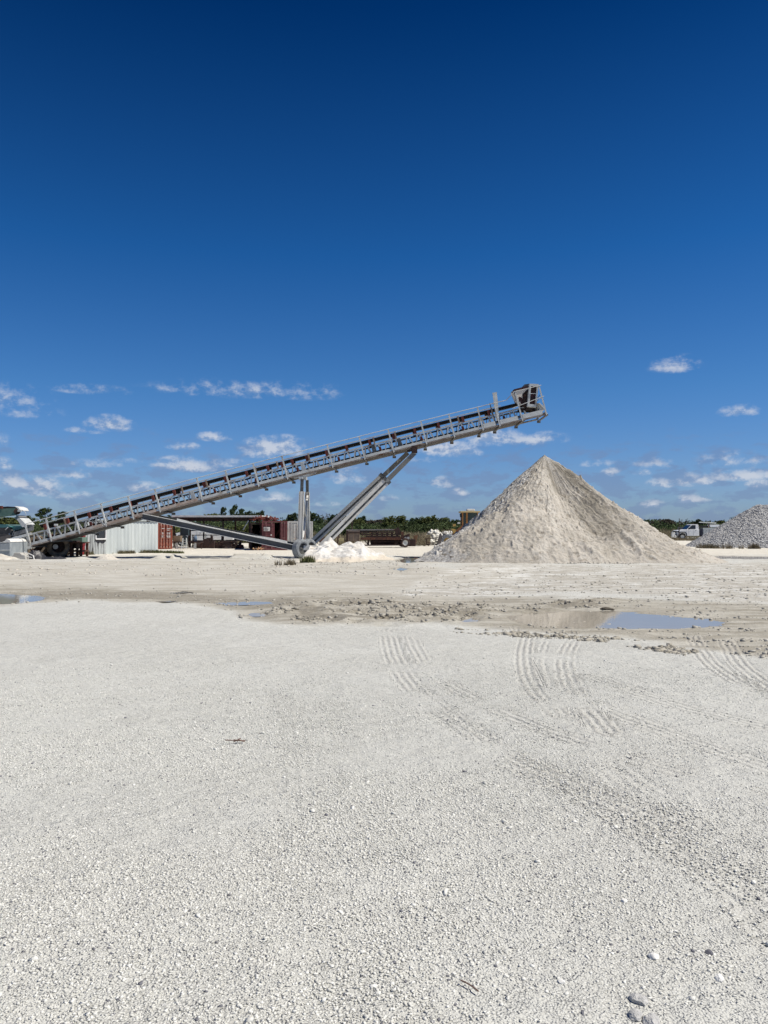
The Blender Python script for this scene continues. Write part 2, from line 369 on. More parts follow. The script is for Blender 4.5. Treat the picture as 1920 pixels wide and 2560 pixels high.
# tyre tracks: lateral coordinate and mask
def arc_track(pts, halfw):
    pts = [np.array(G(*p)[:2]) for p in pts]; fine = []
    for i in range(len(pts)-1):
        p0 = pts[max(i-1, 0)]; p1 = pts[i]; p2 = pts[i+1]; p3 = pts[min(i+2, len(pts)-1)]
        for t in np.linspace(0, 1, 10, endpoint=False):
            fine.append(.5*((2*p1)+(-p0+p2)*t+(2*p0-5*p1+4*p2-p3)*t*t+(-p0+3*p1-3*p2+p3)*t**3))
    fine.append(pts[-1]); return np.array(fine), halfw
TR = [arc_track([(1322,1575),(1312,1640),(1330,1710),(1400,1790)], .15), arc_track([(1375,1580),(1352,1640),(1372,1720),(1450,1810)], .10), arc_track([(1447,1582),(1415,1640),(1432,1720),(1520,1830)], .15),
      arc_track([(968,1575),(985,1640),(1035,1720),(1180,1830),(1400,1950),(1700,2080)], .17), arc_track([(1020,1572),(1050,1640),(1120,1710),(1300,1800),(1560,1890),(1900,1990)], .15),
      arc_track([(1735,1590),(1770,1650),(1880,1730)], .15), arc_track([(1815,1600),(1850,1660),(1960,1740)], .15),
      arc_track([(1285,1568),(1300,1590),(1330,1600)], .12), arc_track([(1200,1870),(1500,2000),(1930,2260)], .20),
      arc_track([(1480,1690),(1700,1765),(1980,1830)], .18), arc_track([(1440,1745),(1660,1830),(1980,1940)], .18), arc_track([(800,1700),(850,1800),(900,2000),(1100,2300)], .18),
      arc_track([(700,1720),(740,1830),(760,2050),(860,2400)], .18), arc_track([(1500,1900),(1700,2060),(1990,2350)], .2), arc_track([(560,1980),(800,2250),(980,2600)], .2)]
TS = [.55, .4, .6, .48, .40, .6, .6, .42, .32, .38, .35, .10, .10, .26, .10]
tmask = np.zeros_like(X); tlat = np.zeros_like(X); talong = np.zeros_like(X)
sel = (Y > 2) & (Y < 18) & (np.abs(X) < 14)
xs, ys = X[sel], Y[sel]; bm_ = np.zeros(xs.shape); bl = np.zeros(xs.shape)
for (pts, hw), st in zip(TR, TS):
    best = np.full(xs.shape, 1e9); lat = np.zeros(xs.shape)
    for a, b in zip(pts[:-1], pts[1:]):
        d = b-a; L2 = (d**2).sum()+1e-9
        t = np.clip(((xs-a[0])*d[0]+(ys-a[1])*d[1])/L2, 0, 1)
        ex = xs-a[0]-t*d[0]; ey = ys-a[1]-t*d[1]; dd = np.hypot(ex, ey); sg = np.sign(ex*d[1]-ey*d[0])
        k = dd < best; best = np.where(k, dd, best); lat = np.where(k, dd*sg, lat)
    w = st*sst(hw-best, -.02, .05)*sst(fbm(xs*1.4, ys*1.4, 3, 95), .30, .50); k = w > bm_
    bm_ = np.where(k, w, bm_); bl = np.where(k, lat, bl)
tmask[sel] = bm_; tlat[sel] = bl
Z = Z-tmask*.010
def track_free(x, y):
    k = np.ones(x.shape)
    for (pts, hw), st in zip(TR, TS):
        if st < .2: continue
        b = np.full(x.shape, 1e9)
        for p_ in pts: b = np.minimum(b, np.hypot(x-p_[0], y-p_[1]))
        k = np.where(b < hw+.06, 1-.8*st, k)
    return k
def nodes_of(name):
    m = bpy.data.materials.new(name); m.use_nodes = True; return m, m.node_tree.nodes, m.node_tree.links
class NT:
    def __init__(s, name):
        s.m, s.N, s.L = nodes_of(name); s.b = s.N['Principled BSDF']; s.b.inputs['Roughness'].default_value = .95; s.b.inputs['Specular IOR Level'].default_value = .2
        s.pos = s.N.new('ShaderNodeNewGeometry').outputs['Position']
    def _in(s, n, i, v):
        if v is None: return
        if isinstance(v, (int, float)): n.inputs[i].default_value = v
        elif isinstance(v, tuple): n.inputs[i].default_value = v if len(v) == 4 or n.inputs[i].type == 'VECTOR' else (*v, 1)
        else: s.L.new(v, n.inputs[i])
    def math(s, op, a, b=None, c=None, clamp=False):
        n = s.N.new('ShaderNodeMath'); n.operation = op; n.use_clamp = clamp
        for i, v in enumerate((a, b, c)): s._in(n, i, v)
        return n.outputs[0]
    def mix(s, f, a, b, mode='MIX'):
        n = s.N.new('ShaderNodeMix'); n.data_type = 'RGBA'; n.blend_type = mode; s._in(n, 0, f); s._in(n, 6, a); s._in(n, 7, b); return n.outputs[2]
    def noise(s, sc, det=5, ro=.55, vec=None):
        n = s.N.new('ShaderNodeTexNoise'); n.inputs['Scale'].default_value = sc; n.inputs['Detail'].default_value = det; n.inputs['Roughness'].default_value = ro
        s.L.new(vec or s.pos, n.inputs[0]); return n.outputs[0]
    def voro(s, sc, out='Distance', feat='F1', vec=None, rnd=1.0):
        n = s.N.new('ShaderNodeTexVoronoi'); n.feature = feat; n.inputs['Scale'].default_value = sc; n.inputs['Randomness'].default_value = rnd
        s.L.new(vec or s.pos, n.inputs[0]); return n.outputs[out]
    def rng(s, x, lo, hi, a=0.0, b=1.0):
        n = s.N.new('ShaderNodeMapRange'); n.interpolation_type = 'SMOOTHSTEP'; s.L.new(x, n.inputs[0])
        for i, v in zip((1, 2, 3, 4), (lo, hi, a, b)): n.inputs[i].default_value = v
        return n.outputs[0]
    def attr(s, name):
        n = s.N.new('ShaderNodeAttribute'); n.attribute_name = name; return n.outputs['Fac']
    def scaled(s, v3):
        n = s.N.new('ShaderNodeVectorMath'); n.operation = 'MULTIPLY'; s.L.new(s.pos, n.inputs[0]); n.inputs[1].default_value = v3; return n.outputs[0]
    def gray(s, c):
        n = s.N.new('ShaderNodeSeparateColor'); s.L.new(c, n.inputs[0]); return n.outputs[0]
    def bump(s, h, dist, prev=None):
        n = s.N.new('ShaderNodeBump'); n.inputs['Strength'].default_value = 1; n.inputs['Distance'].default_value = dist; s.L.new(h, n.inputs['Height'])
        if prev is not None: s.L.new(prev, n.inputs['Normal'])
        return n.outputs[0]
    def done(s, c, nrm=None, rough=None):
        s.L.new(c, s.b.inputs['Base Color'])
        if nrm is not None: s.L.new(nrm, s.b.inputs['Normal'])
        if rough is not None: s.L.new(rough, s.b.inputs['Roughness'])
        return s.m
T = NT('ground_limestone')
a_mud, a_wet, a_wht, a_sand, a_cream, a_tm, a_tl = [T.attr(k) for k in ('mud', 'wet', 'wht', 'sand', 'cream', 'tmask', 'tlat')]
vc = T.gray(T.voro(105, 'Color')); vd = T.voro(105); vc2 = T.gray(T.voro(55, 'Color')); vd2 = T.voro(55)
big = T.noise(.45, 6, .6); mid = T.noise(2.2, 6, .65); fine = T.noise(38, 4, .7); spk = T.noise(11, 5, .7)
grav = T.mix(T.rng(vc, .15, .95), (.53, .53, .49), (.70, .70, .655))
grav = T.mix(T.rng(vd, .34, .75), grav, (.45, .445, .41))
grav = T.mix(T.math('MULTIPLY', T.rng(vc2, .9, .96), T.rng(vd2, .4, .25)), grav, (.76, .75, .71))
dust = T.mix(fine, (.565, .565, .525), (.62, .62, .58))
grav = T.mix(T.math('MULTIPLY', T.rng(T.math('ADD', big, T.math('MULTIPLY', mid, .35)), .60, .76), .75), grav, dust)
grav = T.mix(T.rng(T.noise(.22, 4), .35, .7, 0, .30), grav, (.50, .50, .475))
streak = T.noise(1.0, 6, .65, T.scaled((.55, 2.4, 1)))
sandc = T.mix(T.rng(streak, .35, .66), (.405, .38, .325), (.52, .505, .455))
mudc = T.mix(T.rng(T.math('ADD', streak, T.math('MULTIPLY', spk, .3)), .5, .80), (.285, .262, .215), (.445, .425, .37))
whtc = T.mix(T.rng(T.math('ADD', streak, T.math('MULTIPLY', mid, .5)), .60, .82), (.655, .65, .61), (.44, .415, .36))
creamc = T.mix(T.rng(streak, .38, .65), (.69, .655, .57), (.56, .525, .45))
wetc = T.mix(T.rng(spk, .35, .65), (.20, .182, .145), (.29, .265, .215))
c = T.mix(a_sand, grav, sandc)
c = T.mix(a_cream, c, creamc)
c = T.mix(T.math('MULTIPLY', a_mud, T.rng(T.math('ADD', a_mud, mid), .8, 1.3)), c, mudc)
c = T.mix(T.math('MULTIPLY', a_wht, T.rng(T.math('ADD', a_wht, mid), .7, 1.2)), c, whtc)
c = T.mix(T.math('MULTIPLY', T.rng(T.math('ADD', a_wet, T.math('MULTIPLY', mid, .6)), .62, 1.15), .9), c, wetc)
rib = T.math('SINE', T.math('MULTIPLY', T.math('ADD', a_tl, T.math('MULTIPLY', T.noise(4, 3), .05)), 76.0))
ribm = T.math('MULTIPLY', a_tm, T.rng(T.math('ADD', spk, T.math('MULTIPLY', mid, .9)), .62, 1.05))
c = T.mix(T.math('MULTIPLY', a_tm, .45), c, T.mix(fine, (.52, .505, .46), (.60, .585, .54)))
c = T.mix(T.math('MULTIPLY', T.rng(rib, .5, .95), T.math('MULTIPLY', ribm, .45)), c, (.40, .375, .33))
g1 = T.math('MULTIPLY', T.math('SUBTRACT', 1.0, T.math('MINIMUM', vd, 1.0)), T.math('SUBTRACT', 1.0, T.math('MAXIMUM', a_mud, a_sand), clamp=True))
nrm = T.bump(g1, .0065)
nrm = T.bump(T.math('ADD', spk, T.math('MULTIPLY', fine, .4)), .016, nrm)
nrm = T.bump(T.math('MULTIPLY', rib, ribm), .012, nrm)
nrm = T.bump(T.noise(3.3, 5, .65, T.scaled((1, 2, 1))), .06, nrm)
ground_mat = T.done(c, nrm, T.rng(a_wet, .5, 1.0, .95, .55))
go = grid_mesh('ground', X, Y, Z, ground_mat, True, dict(mud=mud, wet=wetd, wht=wht, sand=sand, cream=cream, tmask=tmask, tlat=tlat))
tag(go, kind='structure')
def gz(x, y):
    return float(ground_height(np.array([[float(x)]]), np.array([[float(y)]]))[0][0, 0])

# puddles
Tw = NT('puddle_water'); Tw.b.inputs['Specular IOR Level'].default_value = .5; Tw.b.inputs['IOR'].default_value = 1.28
Tw.done(Tw.mix(Tw.noise(1.5), (.36, .33, .275), (.29, .265, .22)), Tw.bump(Tw.noise(6, 3), .0006), None); Tw.b.inputs['Roughness'].default_value = .03
WATER = Tw.m
for i, pl in enumerate(PUDDLES):
    cxp = sum(p[0] for p in pl)/len(pl); cyp = sum(p[1] for p in pl)/len(pl)
    pts = [G(cxp+(p[0]-cxp)*1.12+(12 if p[0] > cxp else -12), cyp+(p[1]-cyp)*1.3, -.022) for p in pl]
    mb = MB(); mb.add(pts, [tuple(range(len(pts)))[::-1]])
    o = mb.build('puddle_water', WATER); tag(o, kind='structure')

# gravel stones lying on the near ground
def stone_cloud(n, ymin, ymax, smin, smax, seed, powr=2.2, xr=.62, yfun=None, xfun=None):
    r = np.random.default_rng(seed)
    t = r.random(n*3); yy = np.sqrt(ymin**2+t*(ymax**2-ymin**2)) if yfun is None else yfun(r, n*3)
    xx = (r.random(n*3)*2-1)*xr*(yy+.6)
    dens = fbm(xx*.9, yy*.9, 4, 301); keep = r.random(n*3) < (sst(dens, .30, .62)*.9+.10)*track_free(xx, yy)*(1-sst(yy+(dens-.5)*4, 4.5, ymax-.6))
    xx, yy = xx[keep][:n], yy[keep][:n]; m = len(xx)
    s = smin*(smax/smin)**(r.random(m)**powr)
    base = np.array([[x, y, z] for x in (-1, 1) for y in (-1, 1) for z in (-1, 1)], float)*.5
    V = base[None]*(1+.0*r.random((m, 8, 1)))+(r.random((m, 8, 3))-.5)*.55
    V *= (s[:, None]*np.stack([1+.5*r.random(m), .7+.3*r.random(m), .35+.35*r.random(m)], 1))[:, None, :]
    a = r.random(m)*6.283; b_ = (r.random(m)-.5)*.9
    ca, sa, cb, sb = np.cos(a), np.sin(a), np.cos(b_), np.sin(b_)
    x_ = V[..., 0]*cb[:, None]-V[..., 2]*sb[:, None]; z_ = V[..., 0]*sb[:, None]+V[..., 2]*cb[:, None]; y_ = V[..., 1]
    X2 = x_*ca[:, None]-y_*sa[:, None]; Y2 = x_*sa[:, None]+y_*ca[:, None]
    zz = ground_height(xx[:, None], yy[:, None])[0]
    W = np.stack([X2+xx[:, None], Y2+yy[:, None], z_+zz+(s*.10)[:, None]], -1).reshape(-1, 3)
    fs = np.array([(0,1,3,2),(4,6,7,5),(0,4,5,1),(2,3,7,6),(0,2,6,4),(1,5,7,3)])
    Fc = (fs[None]+(np.arange(m)*8)[:, None, None]).reshape(-1, 4)
    return W, Fc, np.repeat(r.random(m), 8)
Ts = NT('limestone_gravel')
sc = Ts.mix(Ts.rng(Ts.attr('rnd'), .0, 1.0), (.55, .545, .505), (.76, .755, .71))
sc = Ts.mix(Ts.rng(Ts.attr('rnd'), .965, .975), sc, (.17, .17, .19))
GRAVM = Ts.done(sc, Ts.bump(Ts.noise(160, 3), .003))
for nm, args in (('gravel', (230000, 2.1, 11.5, .0035, .0105, 5, 1.5)), ('gravel_chippings', (1500, 2.2, 12, .009, .022, 6, 3.0))):
    W, Fc, rr = stone_cloud(*args)
    if nm == 'gravel': k_ = None
    o = raw_mesh(nm, W, Fc, GRAVM, False, dict(rnd=rr)); tag(o, kind='stuff')

# ------------------------------------------------------------------ stockpiles
def pile_mesh(name, cx, cy, hfun, rfun, m, nth, nr, attrs=None):
    th = np.linspace(0, 2*np.pi, nth); rr = np.linspace(0, 1, nr)
    TH, RR = np.meshgrid(th, rr); RO = rfun(TH); r = RR*RO
    X = cx+r*np.cos(TH); Y = cy+r*np.sin(TH)
    Z = hfun(X, Y, TH, RR, RO)
    at = attrs(X, Y, Z, TH, RR) if attrs else None
    return grid_mesh(name, X, Y, Z, m, True, at)
def GP(X, Y): return ground_height(X, Y)[0]
PX, PY = 9.95, 47.6
PH = HZ(1137, PY)
def main_r(t):
    # radii: right 9.7, left 7.2, front 9.3, back 8.5, smoothly blended
    c, s = np.cos(t), np.sin(t)
    a = np.where(c > 0, 8.75, 6.9); b = np.where(s < 0, 8.9, 8.2)
    rr = 1/np.sqrt((c/a)**2+(s/b)**2)
    return (rr*(1+.03*np.sin(3*t+1)+.02*np.sin(7*t))+.1)*1.3
def main_h(X, Y, TH, RR, RO):
    RR = RR*1.3; dx, dy = X-PX, Y-PY
    k = RR*(1+.0*RR)
    prof = 1-RR
    z = PH*np.where(RR < .03, prof-.004, prof)
    z = z-PH*.012*np.sin(np.pi*np.clip(RR*1.4, 0, 1))*(np.cos(TH) > 0)
    z = z-PH*.018*np.sin(np.pi*np.clip(RR*1.1, 0, 1))*np.clip(-np.cos(TH), 0, 1)**2
    # dug bowl on the camera side, right of the left-hand ridge
    f = -np.sin(TH)
    ang = np.degrees(np.arctan2(dx, -dy))        # 0 = towards camera, + right
    bowl = np.exp(-((ang-13)/23)**2)*sst(RR, .02, .22)*sst(RR*-1, -.98, -.55)
    z = z-bowl*1.15
    # steep lip running down right of the summit
    lip = np.exp(-((ang-52-8*np.sin(RR*9))/7)**2)*sst(RR, .03, .12)*sst(-RR, -.8, -.4)
    z = z+lip*.12
    # slumped lobe in front, left of centre
    wb = (fbm(X*.6, Y*.6, 3, 403)-.5)*2
    lh = 3.5
    d = np.hypot((dx+2.3+.5*wb)*.86, (dy+4.5))
    lobe = lh-d*.70
    z = np.maximum(z, lobe)+.0
    lx2 = 1.5-np.hypot((dx+4.3)*.9, (dy+3.6))*.70
    z = np.maximum(z, lx2)
    lx3 = 1.7-np.hypot((dx-3.4)*.55, (dy+6.0))*.60
    z = np.maximum(z, lx3)
    env = sst(RR, .0, .28)*sst(z, -.1, .5)
    # erosion gullies run down slope, clods sit across it
    gul = ridged(np.degrees(TH)*.13+fbm(X*.4, Y*.4, 2, 5)*2.2, RR*2.2, 4, 401)-.55
    z = z+env*gul*.26
    z = z+env*(fbm(X*.45, Y*.45, 3, 411)-.5)*.30
    z = z+env*(ridged(X*1.4+Y*.4, Y*1.9, 4, 421)-.55)*.17
    cl = ridged(X*4.2, Y*4.2, 3, 431)
    z = z+env*(cl-.5)*.11+env*np.clip(vnoise(X*5.3, Y*5.3, 441)-.80, 0, 1)*.7
    return z-.02+GP(X, Y)
def main_at(X, Y, Z, TH, RR):
    RR = RR*1.3
    ang = np.degrees(np.arctan2(X-PX, -(Y-PY)))
    w = (fbm(X*.7, Y*.7, 4, 451)-.5)
    left = sst(-ang, 26+0, 46)*sst(ang*0+1, 0, 1)
    left = np.clip(sst(-(ang+w*30), 34, 52), 0, 1)
    lip = np.exp(-((ang-43+w*26)/11)**2)*sst(RR, .03, .10)*sst(-RR, -.95, -.25)
    lip2 = np.exp(-((ang-27+w*34)/9)**2)*sst(RR, .28, .45)*sst(-RR, -1.0, -.7)
    lip = np.maximum(lip, .8*np.exp(-((ang-8+w*40)/7)**2)*sst(RR, .02, .08)*sst(-RR, -.30, -.12))
    crest = sst(.05-RR, -.03, .04)*.6
    slide = ridged(ang*.16+w*2.5, RR*1.6, 4, 471)*.6+fbm(ang*.9+w*5, RR*2.2, 3, 475)*.4
    return dict(slide=slide, coarse=left, damp=np.clip(lip+lip2*.7, 0, 1), crest=crest, foot=sst(.55-Z, -.25, .35)*.6)
S = NT('screened_sand')
co, da, cr, ft = [S.attr(k) for k in ('coarse', 'damp', 'crest', 'foot')]
n1 = S.noise(.7, 6, .65); n2 = S.noise(4.5, 6, .7); n3 = S.noise(22, 4, .7)
base = S.mix(S.rng(n1, .34, .66), (.575, .53, .465), (.445, .405, .345))
base = S.mix(S.rng(S.math('ADD', n2, S.math('MULTIPLY', n3, .35)), .58, .86), base, (.57, .54, .48))
st = S.attr('slide')
base = S.mix(S.math('MULTIPLY', S.rng(S.math('ADD', st, S.math('MULTIPLY', n2, .35)), .66, .90), .36), base, (.35, .32, .265))
base = S.mix(S.math('MULTIPLY', S.rng(S.math('ADD', st, S.math('MULTIPLY', n1, .3)), .62, .48), .45), base, (.62, .59, .525))
base = S.mix(S.math('MULTIPLY', da, S.rng(S.math('ADD', n2, S.math('MULTIPLY', n1, .6)), .50, .85, 0, .9)), base, (.20, .178, .14))
vv = S.gray(S.voro(6.5, 'Color')); vw = S.gray(S.voro(13, 'Color'))
coarse = S.mix(S.rng(vw, .1, .9), (.46, .44, .41), (.70, .685, .65))
coarse = S.mix(S.rng(vv, .86, .93), coarse, (.22, .20, .18))
base = S.mix(S.math('MULTIPLY', co, S.rng(S.math('ADD', co, n2), .75, 1.2)), base, coarse)
base = S.mix(cr, base, (.74, .71, .655))
base = S.mix(S.math('MULTIPLY', S.rng(S.math('ADD', vv, S.math('MULTIPLY', n2, .3)), 1.03, 1.1), .7), base, (.30, .265, .215))
nb = S.bump(n1, .07); nb = S.bump(n2, .075, nb); nb = S.bump(n3, .05, nb); nb = S.bump(st, .09, nb)
nb = S.bump(S.math('MULTIPLY', vw, co), .10, nb)
SANDM = S.done(base, nb)
o = pile_mesh('sand_stockpile', PX, PY, main_h, main_r, SANDM, 1000, 300, main_at)
tag(o, 'tall pale tan cone of sand with a whiter stony left flank under the conveyor head', 'stockpile')

Gm = NT('crushed_rock')
va = Gm.gray(Gm.voro(5.5, 'Color')); vb = Gm.voro(5.5); vx = Gm.gray(Gm.voro(11, 'Color'))
rc = Gm.mix(Gm.rng(va, .05, .95), (.33, .33, .335), (.58, .575, .565)); rc = Gm.mix(Gm.rng(vx, .2, .9), rc, (.50, .50, .495))
rc = Gm.mix(Gm.rng(vb, .30, .75), rc, (.22, .22, .225))
rc = Gm.mix(Gm.rng(Gm.noise(.25, 3), .4, .65, 0, .3), rc, (.60, .585, .55))
CRM = Gm.done(rc, Gm.bump(Gm.math('ADD', Gm.math('SUBTRACT', 1.0, vb), Gm.math('MULTIPLY', vx, .4)), .13))
def g_h(x0, x1, yc, H, rr0, seed):
    def f(X, Y, TH, RR, RO):
        d = np.minimum(1, RR); z = H*np.clip((1-RR)*RO/rr0, 0, 1)
        z = H*(1-np.exp(-z/H*3.2))/(1-np.exp(-3.2)) if False else z
        z = z+(fbm(X*.25, Y*.25, 3, seed)-.5)*.5*sst(1-RR, 0, .3)
        z = z+(ridged(X*2.2, Y*2.2, 3, seed+5)-.5)*.20*sst(1-RR, 0, .05)+(vnoise(X*5.1, Y*5.1, seed+9)-.5)*.14*sst(1-RR, 0, .05)
        return z-.1
    return f
GXC, GYC = 48.5, 82
def g_r(t): return 1/np.sqrt((np.cos(t)/16.2)**2+(np.sin(t)/10.5)**2)
o = pile_mesh('gravel_stockpile', GXC, GYC, g_h(0, 0, 0, 4.35, 7.6, 501), g_r, CRM, 700, 190)
tag(o, 'broad grey crushed rock pile with a flat top at the right edge', 'stockpile')
Rm = NT('white_rubble')
ra = Rm.gray(Rm.voro(2.6, 'Color')); rb = Rm.voro(2.6)
rc = Rm.mix(Rm.rng(ra, .1, .9), (.58, .55, .47), (.74, .72, .66)); rc = Rm.mix(Rm.rng(rb, .42, .8), rc, (.17, .16, .13))
RBM = Rm.done(rc, Rm.bump(Rm.math('SUBTRACT', 1.0, rb), .25))
RXC, RYC = XX(1085, 92), 92
o = pile_mesh('rubble_pile', RXC, RYC, g_h(0, 0, 0, 1.95, 1.9, 521), lambda t: 1/np.sqrt((np.cos(t)/2.3)**2+(np.sin(t)/2.0)**2), RBM, 240, 60)
tag(o, 'low heap of white boulders with dark gaps, left of the yellow loader', 'rubble pile')
o = pile_mesh('rubble_pile', XX(1150, 104), 104, g_h(0, 0, 0, 1.6, 2.4, 527), lambda t: 1/np.sqrt((np.cos(t)/4.6)**2+(np.sin(t)/3.0)**2), white_dust, 160, 40)
tag(o, 'low smooth white bank of fines behind the loader tyre', 'spoil bank')

# white caked mound beside the wheels, ridge profile read as heights above the ground
MYF = 6.2
MX0, MX1, MYC = XX(772, 44.6), XX(992, 44.6), 44.6
prof = [(770,1363),(784,1368),(800,1369),(812,1362),(823,1346),(834,1353),(845,1366),(851,1363),(866,1356),(874,1351),(880,1357),(884,1361),(893,1352),(901,1353),(912,1364),(925,1372),(945,1387),(965,1393),(995,1397)]
prof2 = [(768,1382),(780,1366),(800,1372),(823,1362),(850,1372),(880,1368),(905,1372),(925,1385),(960,1397),(995,1398)]
xs_ = np.linspace(MX0-.3, MX1+.4, 300); ys_ = np.linspace(MYC-6.6, MYC+3.0, 240); XM, YM = np.meshgrid(xs_, ys_)
hp = np.interp(xs_, [XX(a, MYC) for a, b in prof], [HZ(b, MYC) for a, b in prof])
HH = np.interp(XM+(fbm(XM*.8, YM*1.3, 3, 605)-.5)*1.5*np.clip(np.abs(YM-MYC)/.8, 0, 1), xs_, np.convolve(np.pad(hp, 4, 'edge'), np.ones(9)/9, 'valid'))
fy = (YM-MYC)
wx = (fbm(XM*1.3, XM*0, 3, 601)-.5)*1.2
back = np.clip(1-np.clip(fy-wx*.3, 0, 9)/1.2, 0, 1)
frn = np.clip(1-np.clip(-fy+wx*1.4, 0, 9)/(5.2-2.2*sst(XM, XX(860, 44), XX(960, 44))), 0, 1)**.95
ZM = HH*np.where(fy > 0, back, frn)
env = sst(ZM, .03, .25)
ZM = ZM+env*(ridged(XM*.9+3, YM*.7, 3, 611)-.58)*.15+env*(fbm(XM*3, YM*3, 4, 621)-.5)*.08
edge = sst(XM, MX0-.3, MX0+.1)*sst(-XM, -(MX1+.4), -(MX1-.3))*sst(YM, MYC-6.5, MYC-5.6)
ZM = ZM*edge-.12*(1-edge)-.02+ground_height(XM, YM)[0]*.5
Mn = NT('caked_lime')
mc = Mn.mix(Mn.rng(Mn.noise(1.6, 6, .65), .38, .62), (.69, .68, .65), (.57, .545, .50))
mc = Mn.mix(Mn.rng(Mn.math('SUBTRACT', Mn.noise(7, 5, .7), .0), .62, .70), mc, (.40, .36, .30))
mc = Mn.mix(Mn.rng(Mn.attr('low'), .35, 1), mc, (.60, .54, .45))
MND = Mn.done(mc, Mn.bump(Mn.noise(9, 5, .65), .05))
o = grid_mesh('lime_mound', XM, YM, ZM, MND, True, dict(low=sst(.42-ZM+(fbm(XM*2, YM*2, 3, 9)-.5)*.4, -.05, .35)))
tag(o, 'jagged white mound of caked lime fines beside the stacker wheels', 'mound')
DIRT = mat('pale_dirt', (.60, .565, .50), (.48, .44, .375), 2.5, .95, bump=.04, bscale=8)
def heap(name, px_, D, w, h, m, label, cat, seed, dep=None):
    cx = XX(px_, D); g0 = gz(cx, D)
    def hf(X, Y, TH, RR, RO):
        return g0+h*np.clip(1-RR, 0, 1)*(1.0)+(ridged(X*2.4, Y*2.4, 3, seed)-.5)*h*.35*sst(1-RR, 0, .3)-.05
    o = pile_mesh(name, cx, D, hf, lambda t: 1/np.sqrt((np.cos(t)/w)**2+(np.sin(t)/(dep or w))**2), m, 90, 26)
    return tag(o, label, cat)
heap('dirt_heap', 268, 43, .75, .36, DIRT, 'small pale dirt heap on the ground in front of the metal shed window', 'dirt heap', 631)
heap('dirt_heap', 745, 39.6, 1.0, .16, DIRT, 'low pale dirt heap in front of the stacker wheel', 'dirt heap', 633)
heap('dirt_heap', 2, 43.4, 1.0, .34, DIRT, 'pale dirt heap banked against the grey tank at the left edge', 'dirt heap', 635, 1.0)

# ------------------------------------------------------------------ radial stacker conveyor
DC = 46.0        # plane of the handrail posts
UX, UY = .9686, -.2486
def Bp(x):       # image line of the walkway's lower edge
    t = (x-76.8)/1289.4
    return (x, 1366.5-.2562*(x-76.8)-5.5*4*t*(1-t))
def K(x, v, dy=0.0):
    bx, by = Bp(x)
    p = P(bx+v*UY*1.02, by-v*UX, DC); return Vector((p.x, p.y+dy, p.z))
NEAR, FAR = .78, 2.05
stk = empty('stacker_conveyor', (XX(740, 47), 47.0, 0), 'long galvanised radial stacker conveyor rising to the right over the sand pile', 'conveyor')
XE0, XE1 = 30, 1366
xs_c = np.linspace(XE0, XE1, 34)
def rail(v, dy, w, h, x0=XE0, x1=XE1, n=30, mb=None):
    mb = mb or MB(); xx = np.linspace(x0, x1, n)
    for a, b in zip(xx[:-1], xx[1:]): mb.bar(K(a, v, dy), K(b, v, dy), w, h)
    return mb
sides = ((NEAR, 'near'), (FAR, 'far'))
galv_shaded = mat('shaded_inner_steel', (.17, .175, .175), (.09, .09, .09), 2.5, .65, c3=(.16, .10, .07), s3=2, t3=(.56, .68))  # darker copy of galv: far-side shade painted into the colour, plus brown stains
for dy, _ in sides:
    gm_ = galv if _ == 'near' else galv_shaded
    mb = rail(33.5, dy, .06, .095); mb.build('upper_chord', gm_, stk)
    mb = rail(10.5, dy, .06, .085); mb.build('lower_chord', gm_, stk)
    mb = MB()
    x = 46
    while x < 1330:
        ww = (.075, .085) if dy == NEAR else (.035, .035)
        mb.bar(K(x, 11, dy), K(x+7, 32, dy), .045, ww[0])
        mb.bar(K(x+12.5, 32, dy), K(x+18.5, 11, dy), .045, ww[1])
        x += 26.3
    mb.build('web_bracing', gm_, stk)
for x in np.arange(60, 1340, 105.2):
    MB().bar(K(x, 9.5, NEAR), K(x, 9.5, FAR), .05, .05).bar(K(x, 33, NEAR), K(x, 33, FAR), .05, .05).bar(K(x, 9.5, NEAR+.05), K(x+.1, 33, NEAR+.05), .04, .04, side=(1, 0, 0)).build('cross_frame', galv_shaded, stk)
# walkway on both sides
POSTS = [76.8,128.5,199,265.8,334,400.8,505.8,577.5,646.8,718.8,831.9,912,984.4,1066.2,1136.3,1207.8,1249.7,1306.2,1366.2]
mbs = MB(); m_lo = MB(); m_hi = MB()
for i, (a, b) in enumerate(zip(POSTS[:-1], POSTS[1:])):
    last = a > 1200; mb = mbs if 190 < a < 500 else (m_lo if a < 190 else m_hi)
    x0, x1 = a+3, b-9
    mb.bar(K(x0, 5.9, .02), K(x1, 5.9, .02), .05, .135)
    mb.bar(K(x0, 9.0, .05), K(x1, 9.0, .05), .10, .02)
    if last: mb.bar(K(x0, 11.5, .02), K(x1, 11.5, .02), .05, .13)
m_lo.build('toe_channel', galv, stk); m_hi.build('toe_channel', galv, stk); mbs.build('rusty_toe_channel', mat('rust_stained_channel', (.56, .475, .40), (.36, .26, .20), 2.0, .7, c3=(.55, .52, .48), s3=3, t3=(.54, .66)), stk)
rail(2.2, 1.42, 1.5, .04, 60, 1320).build('catch_pan', mat('catch_pan_steel', (.13, .115, .10), (.08, .075, .07), 2, .8), stk)
mb = MB(); mb2 = MB()
for a, b in zip(POSTS[:-1], POSTS[1:]):
    n = int((b-a)/2.3)
    for i in range(n):
        x = a+2+(b-a-4)*i/n
        mb.bar(K(x, -.6, .0), K(x, 2.9, .0), .03, .026)
    mb2.bar(K(a+1, 1.0, .05), K(b-1, 1.0, .05), .03, .10)
